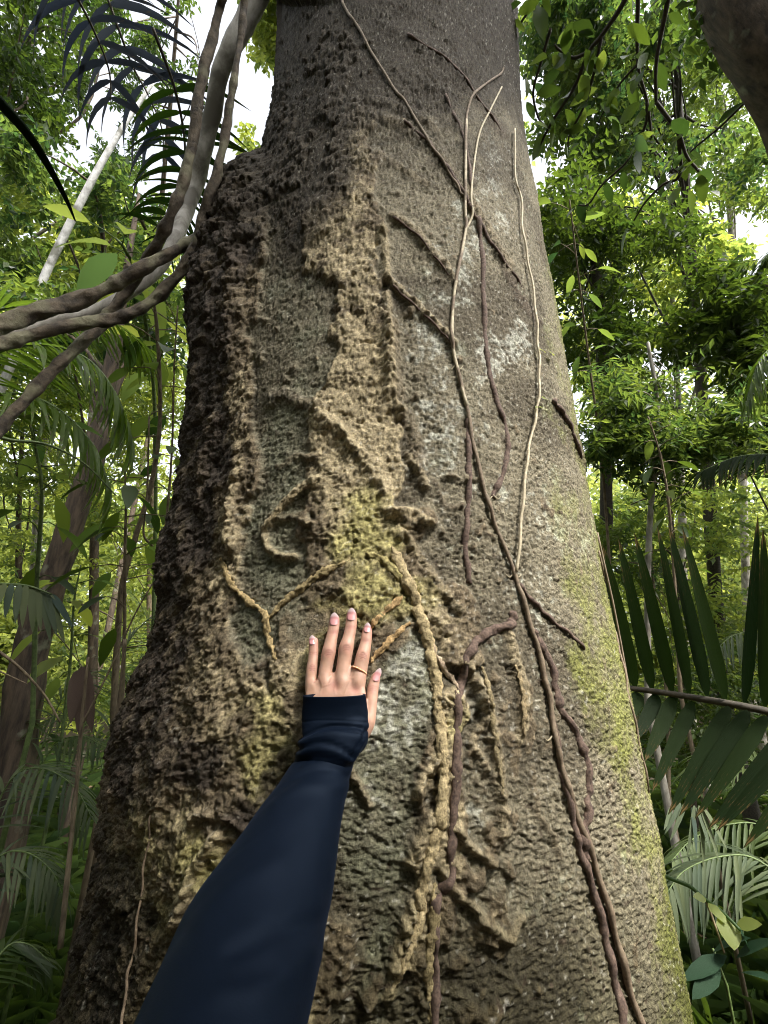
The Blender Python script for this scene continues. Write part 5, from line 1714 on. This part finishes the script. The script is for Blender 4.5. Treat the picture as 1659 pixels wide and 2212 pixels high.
tg /= np.linalg.norm(tg, axis=1)[:, None]
for _ in range(6):
    tg[1:-1] = (tg[:-2] + tg[1:-1] * 2 + tg[2:]) / 4
V = []
KEY = []
for i, (c_, h_, k_) in enumerate(rings):
    hw = np.linalg.norm(h_)
    x_ = h_ / hw
    n_ = np.cross(tg[i], x_)
    n_ /= np.linalg.norm(n_)
    if n_ @ (np.array([0, 0, CAMZ]) - c_) < 0:
        n_ = -n_
    ps = np.sign(np.sin(ang)) * np.abs(np.sin(ang)) ** 0.9
    rings[i] = (c_, x_, n_, hw, k_)
    V.append(c_ + x_ * (np.cos(ang) * hw)[:, None] + n_ * (ps * hw * k_)[:, None])
    KEY.append(c_)
# on to the shoulder beside the photographer
c_, x_, n_, hw, k_ = rings[-1]
sh = [np.array([-0.20, -0.02, CAMZ - 0.38]), np.array([-0.235, -0.14, CAMZ - 0.30]), np.array([-0.23, -0.24, CAMZ - 0.245])]
lx, ln_ = x_, n_
for j, e in enumerate(sh):
    w_ = [0.062, 0.066, 0.07][j]
    V.append(e + lx * (np.cos(ang) * w_)[:, None] + ln_ * (np.sin(ang) * w_ * .95)[:, None])
    KEY.append(e)
V = np.array(V)
KEY = np.array(KEY)
m_ = len(V)
flat = V.reshape(-1, 3).copy()
X_, Y_, D_ = project(flat)
frontside = np.tile(np.sin(ang) > -0.25, m_)
ctrs = np.repeat(KEY, seg, 0)
out_ = flat - ctrs
out_ /= np.linalg.norm(out_, axis=1)[:, None]


def cpx(pts):
    return [hc(*q_) for q_ in pts]


disp = np.zeros(len(flat))
for pts, w, h in [
    (cpx([(350, 1680), (420, 1640), (520, 1590), (620, 1560), (740, 1552), (860, 1560), (980, 1578)]), 5.5, -3.2),
    (cpx([(355, 1720), (440, 1690), (560, 1650), (700, 1640), (850, 1660), (960, 1700)]), 11, 3.0),
    (cpx([(330, 1800), (400, 1765), (500, 1738), (600, 1738), (720, 1775), (820, 1830), (885, 1880)]), 5, -3.6),
    (cpx([(330, 1850), (430, 1800), (560, 1785), (700, 1830), (820, 1900)]), 9, 2.6),
    (cpx([(300, 1990), (420, 1910), (560, 1870), (700, 1880), (840, 1940)]), 7, -1.5),
    (cpx([(880, 1560), (930, 1620), (960, 1700), (930, 1800)]), 8, 1.8),
    (cpx([(1035, 1600), (960, 1700), (890, 1860)]), 5, -2.5),
    (cpx([(360, 1515), (520, 1500), (760, 1500), (1020, 1520)]), 3, -0.8),
    ([(610, 1700), (660, 1668), (720, 1662), (755, 1680)], 9, -1.4),
    ([(590, 1740), (650, 1700), (740, 1700)], 14, 1.6),
    ([(430, 1990), (520, 1900), (600, 1860)], 26, 1.8),
    ([(500, 2060), (600, 2010), (690, 1990)], 22, -2.2),
    ([(470, 2150), (580, 2130), (670, 2060)], 26, 2.0),
]:
    d = polydist(X_, Y_, smooth_line(pts, 5), w * 5)
    disp += h * np.exp(-(d / w) ** 2) * frontside
sc_ = np.repeat(np.linspace(0, 1, m_), seg)
disp += sstep(0.02, 0.12, sc_) * 2.2 * (fbm(np.tile(np.cos(ang), m_) * 1.2 + 4 + sc_ * 4, np.tile(np.sin(ang), m_) * 1.2 + sc_ * 9, 61, 3) - 0.5)
wr = np.exp(-((sc_ - 0.42) / 0.16) ** 2)
flat += out_ * (disp / 1000)[:, None]
# hem: fold the cuff edge inwards
hem1 = flat[:seg] * 0.94 + ctrs[:seg] * 0.06 - np.repeat(tg[:1], seg, 0) * 0.0003
hem2 = flat[seg * 6:seg * 7] * 0.90 + ctrs[seg * 6:seg * 7] * 0.10
VV = np.vstack([hem2, hem1, flat])
m2 = m_ + 2
F = []
for i in range(m2 - 1):
    for k_ in range(seg):
        F.append((i * seg + k_, i * seg + (k_ + 1) % seg, (i + 1) * seg + (k_ + 1) % seg, (i + 1) * seg + k_))
VV = np.vstack([VV, KEY[-1:]])
T = [(m2 * seg, (m2 - 1) * seg + k_, (m2 - 1) * seg + (k_ + 1) % seg) for k_ in range(seg)]

m, nt, b, out = nodes('navy_fabric')
N, L = nt.nodes, nt.links
tc = N.new('ShaderNodeTexCoord')
n1 = N.new('ShaderNodeTexNoise')
n1.inputs['Scale'].default_value = 900
n1.inputs['Detail'].default_value = 2
L.new(tc.outputs['Object'], n1.inputs['Vector'])
r = N.new('ShaderNodeValToRGB')
r.color_ramp.elements[0].color = (0.0008, 0.0021, 0.0054, 1)
r.color_ramp.elements[1].color = (0.0015, 0.0038, 0.0098, 1)
L.new(n1.outputs['Fac'], r.inputs[0])
L.new(r.outputs[0], b.inputs['Base Color'])
b.inputs['Roughness'].default_value = 0.62
b.inputs['Specular IOR Level'].default_value = 0.14
b.inputs['Specular Tint'].default_value = (0.5, 0.68, 1.0, 1)
b.inputs['Sheen Weight'].default_value = 0.02
b.inputs['Sheen Roughness'].default_value = 0.5
b.inputs['Sheen Tint'].default_value = (0.25, 0.45, 1.0, 1)
bp = N.new('ShaderNodeBump')
bp.inputs['Strength'].default_value = 0.35
bp.inputs['Distance'].default_value = 0.0004
L.new(n1.outputs['Fac'], bp.inputs['Height'])
L.new(bp.outputs[0], b.inputs['Normal'])
M['navy'] = m

# skin
m, nt, b, out = nodes('skin')
N, L = nt.nodes, nt.links
at = N.new('ShaderNodeAttribute')
at.attribute_name = 'tone'
tc = N.new('ShaderNodeTexCoord')
n1 = N.new('ShaderNodeTexNoise')
n1.inputs['Scale'].default_value = 700
n1.inputs['Detail'].default_value = 3
L.new(tc.outputs['Object'], n1.inputs['Vector'])
bp = N.new('ShaderNodeBump')
bp.inputs['Strength'].default_value = 0.25
bp.inputs['Distance'].default_value = 0.0005
L.new(n1.outputs['Fac'], bp.inputs['Height'])
L.new(bp.outputs[0], b.inputs['Normal'])
L.new(at.outputs['Color'], b.inputs['Base Color'])
b.inputs['Roughness'].default_value = 0.48
b.inputs['Subsurface Weight'].default_value = 0.25
b.inputs['Subsurface Radius'].default_value = (0.006, 0.0025, 0.0012)
b.inputs['Subsurface Scale'].default_value = 1.0
M['skin'] = m
m, nt, b, out = nodes('fingernail')
N, L = nt.nodes, nt.links
at = N.new('ShaderNodeAttribute')
at.attribute_name = 'tone'
L.new(at.outputs['Color'], b.inputs['Base Color'])
b.inputs['Roughness'].default_value = 0.22
b.inputs['Coat Weight'].default_value = 0.3
M['nail'] = m
m, nt, b, out = nodes('rose_gold')
b.inputs['Base Color'].default_value = (0.80, 0.45, 0.26, 1)
b.inputs['Metallic'].default_value = 1
b.inputs['Roughness'].default_value = 0.28
M['gold'] = m

person = thing('person', 'person reaching out a navy-sleeved left arm, palm flat on the bark', 'person', (-0.23, -0.24, float(ground_h(-0.23, -0.24))))
part('sleeve', VV, [np.array(F, np.int32), np.array(T, np.int32)], M['navy'], person)

# body: hand + forearm inside the sleeve, fused into one skin
arm_r = []
for i in range(0, len(rings), 6):
    c_, x_, n_, hw, k_ = rings[i]
    if i >= 54:
        arm_r.append((c_, hw * min(0.86, k_ * 0.82)))
arm_r = arm_r[:11]
pts_ = [c for c, r in arm_r]
rad_ = [r for c, r in arm_r]
w0, _ = hp(700, 1480, o1 + .019)
pts_ = [w0] + pts_
rad_ = [0.007] + rad_
lnp = np.array(smooth_line(pts_, 4))
rad_s = np.interp(np.linspace(0, 1, len(lnp)), np.linspace(0, 1, len(rad_)), rad_)
bits.append(tube(lnp, rad_s, 24))
VB, FB = join(bits)
tmp_me = mesh_np('tmp_hand', VB, FB)
tmp = bpy.data.objects.new('tmp_hand', tmp_me)
COL.objects.link(tmp)
rm = tmp.modifiers.new('r', 'REMESH')
rm.mode = 'VOXEL'
rm.voxel_size = 0.0011
smo = tmp.modifiers.new('s', 'SMOOTH')
smo.factor = 0.5
smo.iterations = 5
dg = bpy.context.evaluated_depsgraph_get()
ev = tmp.evaluated_get(dg)
body_me = bpy.data.meshes.new_from_object(ev)
bpy.data.objects.remove(tmp)
nv = len(body_me.vertices)
co = np.empty(nv * 3, np.float32)
body_me.vertices.foreach_get('co', co)
co = co.reshape(-1, 3).astype(float)
no = np.empty(nv * 3, np.float32)
body_me.vertices.foreach_get('normal', no)
no = no.reshape(-1, 3)
X_, Y_, D_ = project(co)
HX, HY = (X_ - 578) / 0.2091, (Y_ - 1242.8) / 0.2091
toward = (no @ np.array(nm_)) > 0.1
dsp = np.zeros(nv)
fcrease = np.zeros(nv)
CR = []
for (cx, cy, hw_, sl_) in [(630, 800, 50, -8), (812, 748, 48, -8), (985, 828, 42, 10), (460, 955, 38, -6)]:
    for k_, o_ in enumerate((-26, -10, 6, 24)):
        CR.append(([(cx - hw_ * (1 - abs(o_) / 60), cy + o_ + 5), (cx, cy + o_ - 4), (cx + hw_ * (1 - abs(o_) / 60), cy + o_ + 5 + sl_ * .5)], 5, -0.35, .6))
for (cx, cy, hw_) in [(677, 590, 42), (862, 535, 42), (1012, 672, 36), (474, 806, 36)]:
    for o_ in (-10, 6):
        CR.append(([(cx - hw_, cy + o_ + 3), (cx, cy + o_), (cx + hw_, cy + o_ + 3)], 4, -0.22, .45))
for o_ in (-22, 0, 20):
    CR.append(([(1040, 1180 + o_), (1085, 1165 + o_), (1125, 1178 + o_)], 5, -0.25, .35))
CR += [([(640, 1040), (665, 1010), (690, 960)], 7, -0.5, .5), ([(475, 1110), (505, 1070), (528, 1010)], 8, -0.6, .6), ([(850, 1040), (862, 1000), (868, 950)], 6, -0.5, .5)]
for pts, w, h, c in CR:
    d = polydist(HX, HY, smooth_line(pts, 4), w * 5)
    g2 = np.exp(-(d / w) ** 2) * toward
    dsp += h * g2
    fcrease = np.maximum(fcrease, c * g2)
for (cx, cy, r_, h) in [(685, 1140, 60, -1.2), (905, 1190, 55, -1.3), (520, 1160, 55, -1.0), (600, 1110, 60, .8), (775, 1090, 60, .9), (925, 1080, 60, .8), (455, 1140, 40, .5)]:
    dsp += h * np.exp(-(((HX - cx) / r_) ** 2 + ((HY - cy) / (r_ * 1.1)) ** 2)) * toward
for pts, h_v in [([(540, 1230), (560, 1150), (548, 1085), (520, 1040)], .35), ([(560, 1150), (640, 1120), (660, 1060)], .3), ([(790, 1240), (820, 1160), (850, 1100), (880, 1060)], .35), ([(705, 1240), (690, 1170), (720, 1100)], .28)]:
    d = polydist(HX, HY, smooth_line(pts, 4), 50)
    dsp += h_v * np.exp(-(d / 9) ** 2) * toward
co += no * (dsp / 1000)[:, None]
skin = np.array([0.50, 0.300, 0.218])
pink = np.array([0.54, 0.255, 0.20])
dark = np.array([0.26, 0.12, 0.085])
cc = np.zeros((nv, 3)) + skin
kn = np.zeros(nv)
for (cx, cy, rx, ry) in [(630, 800, 55, 50), (812, 748, 55, 50), (985, 828, 50, 45), (460, 955, 42, 40), (685, 590, 50, 30), (862, 535, 50, 30), (1015, 672, 42, 28), (474, 806, 42, 26), (690, 1140, 60, 60), (905, 1180, 60, 50), (1080, 1170, 50, 50)]:
    kn = np.maximum(kn, np.exp(-(((HX - cx) / rx) ** 2 + ((HY - cy) / ry) ** 2)))
for (cx, cy, r_) in [(690, 450, 75), (868, 410, 75), (1030, 560, 70), (476, 690, 70), (1120, 1050, 60)]:
    kn = np.maximum(kn, 1.0 * np.exp(-(((HX - cx) / r_) ** 2 + ((HY - cy) / r_) ** 2)))
cc += (pink * 0.86 - cc) * (kn * 0.9)[:, None]
cc += (dark - cc) * (fcrease * 0.95)[:, None]
mott = fbm(co[:, 0] * 140 + co[:, 2] * 60, co[:, 2] * 140, 63, 3)
cc *= (0.82 + 0.34 * mott)[:, None]
co2 = co - np.array(person.location)
body_me.vertices.foreach_set('co', co2.astype(np.float32).ravel())
for a_ in list(body_me.color_attributes):
    body_me.color_attributes.remove(a_)
at_ = body_me.color_attributes.new('tone', 'FLOAT_COLOR', 'POINT')
c4 = np.ones((nv, 4), np.float32)
c4[:, :3] = cc
at_.data.foreach_set('color', c4.ravel())
body_me.polygons.foreach_set('use_smooth', np.ones(len(body_me.polygons), bool))
body_me.materials.clear()
body_me.name = 'body'
body_me.update()
body = obj('body', body_me, M['skin'], person)
BB = BVHTree.FromPolygons([tuple(v) for v in co], [tuple(p.vertices) for p in body_me.polygons])

# nails lie on the fingers: almond shaped, pink with a paler free edge
for (x0, y0, x1, y1, w) in [(464, 716, 459, 619, 66), (687, 518, 690, 384, 88), (866, 468, 869, 336, 88), (1027, 590, 1035, 488, 66), (1108, 1096, 1163, 960, 68)]:
    nu, nv_ = 12, 16
    axx = np.array([x1 - x0, y1 - y0], float)
    Ln = np.linalg.norm(axx)
    axx /= Ln
    sd_ = np.array([-axx[1], axx[0]])
    # sample the finger back once, near the nail root, then carry on straight
    X, Y = hc(x0 + axx[0] * Ln * .15, y0 + axx[1] * Ln * .15)
    h0 = BB.ray_cast(ORG, ray(X, Y).normalized())
    X, Y = hc(x0 + axx[0] * Ln * .5, y0 + axx[1] * Ln * .5)
    h1 = BB.ray_cast(ORG, ray(X, Y).normalized())
    if h0[0] is None or h1[0] is None:
        continue
    dp0, dp1 = h0[3], h1[3]
    V = []
    C_ = []
    for j in range(nv_ + 1):
        t = j / nv_
        wv = (1 - (1 - min(1, t / 0.22)) ** 2) ** .5 if t < .22 else (1.0 if t < .55 else max(0.0, 1 - ((t - .55) / .46) ** 2.1) ** .75)
        wv = max(wv, 0.04)
        for i in range(nu + 1):
            s = i / nu * 2 - 1
            cx = x0 + axx[0] * Ln * t + sd_[0] * s * w / 2 * wv
            cy = y0 + axx[1] * Ln * t + sd_[1] * s * w / 2 * wv
            X, Y = hc(cx, cy)
            dd = dp0 + (dp1 - dp0) * (t - .15) / .35 if t < .5 else dp1 + (dp1 - dp0) * 0.4 * (t - .5) / .35
            curv = (1 - math.sqrt(max(0, 1 - (s * wv * 0.80) ** 2))) * w / 2 * CM * 1.0
            dd = dd - 0.0009 + curv
            V.append(list(P(X, Y, dd)))
            tip_ = sstep(0.60, 0.78, np.array(t + 0.10 * s * s - .03))
            lun = 1 - sstep(0.0, 0.14, np.array(t))
            c_ = np.array([0.56, 0.265, 0.27]) * (1 - tip_) + np.array([0.62, 0.49, 0.50]) * tip_
            c_ = c_ * (1 - .25 * lun) + np.array([.6, .38, .37]) * .25 * lun
            C_.append(c_)
    V = np.array(V)
    nvert = len(V)
    nn = np.array(nm_) * -0.0006
    V = np.vstack([V, V + nn])
    F = []
    for j in range(nv_):
        for i in range(nu):
            a = j * (nu + 1) + i
            F.append((a, a + 1, a + nu + 2, a + nu + 1))
            F.append((a + nvert, a + nu + 1 + nvert, a + nu + 2 + nvert, a + 1 + nvert))
    bd = [i for i in range(nu + 1)] + [j * (nu + 1) + nu for j in range(1, nv_ + 1)] + [nv_ * (nu + 1) + i for i in range(nu - 1, -1, -1)] + [j * (nu + 1) for j in range(nv_ - 1, 0, -1)]
    for a, b_ in zip(bd, bd[1:] + bd[:1]):
        F.append((b_, a, a + nvert, b_ + nvert))
    part('fingernail', V, np.array(F, np.int32), M['nail'], person, np.vstack([C_, C_]))

# ring on the index finger: beaded band
cA, nA = hp(946, 985, o1 + .0115)
dA, _ = hp(966, 920, o1 + .011)
axis = dA - cA
axis /= np.linalg.norm(axis)
sdv = np.cross(axis, nA)
sdv /= np.linalg.norm(sdv)
if sdv[0] < 0:
    sdv = -sdv
upv = np.cross(sdv, axis)
if upv @ nA < 0:
    upv = -upv
tilt = axis * -0.16
rw, rh = 148 * CM / 2 + 0.0008, 148 * CM / 2 * .9 + 0.0008
pts_ = []
for k_ in range(49):
    a = k_ / 48 * 2 * math.pi
    pts_.append(cA + (sdv + tilt) * (math.cos(a) * rw) + upv * (math.sin(a) * rh))
rg = part('finger_ring', *tube(pts_, [0.0009, 0.0009], 10), M['gold'], person)
rg['label'] = 'thin rose gold ring with beads on the index finger'
for k_ in range(13):
    a = math.pi * (0.10 + 0.8 * k_ / 12)
    c_ = cA + (sdv + tilt) * (math.cos(a) * (rw + .0004)) + upv * (math.sin(a) * (rh + .0004))
    l_ = [c_ - axis * 0.0011, c_ - axis * 0.0006, c_ + axis * 0.0006, c_ + axis * 0.0011]
    part('bead', *tube(l_, [0.0005, 0.0011, 0.0011, 0.0005], 8), M['gold'], rg)
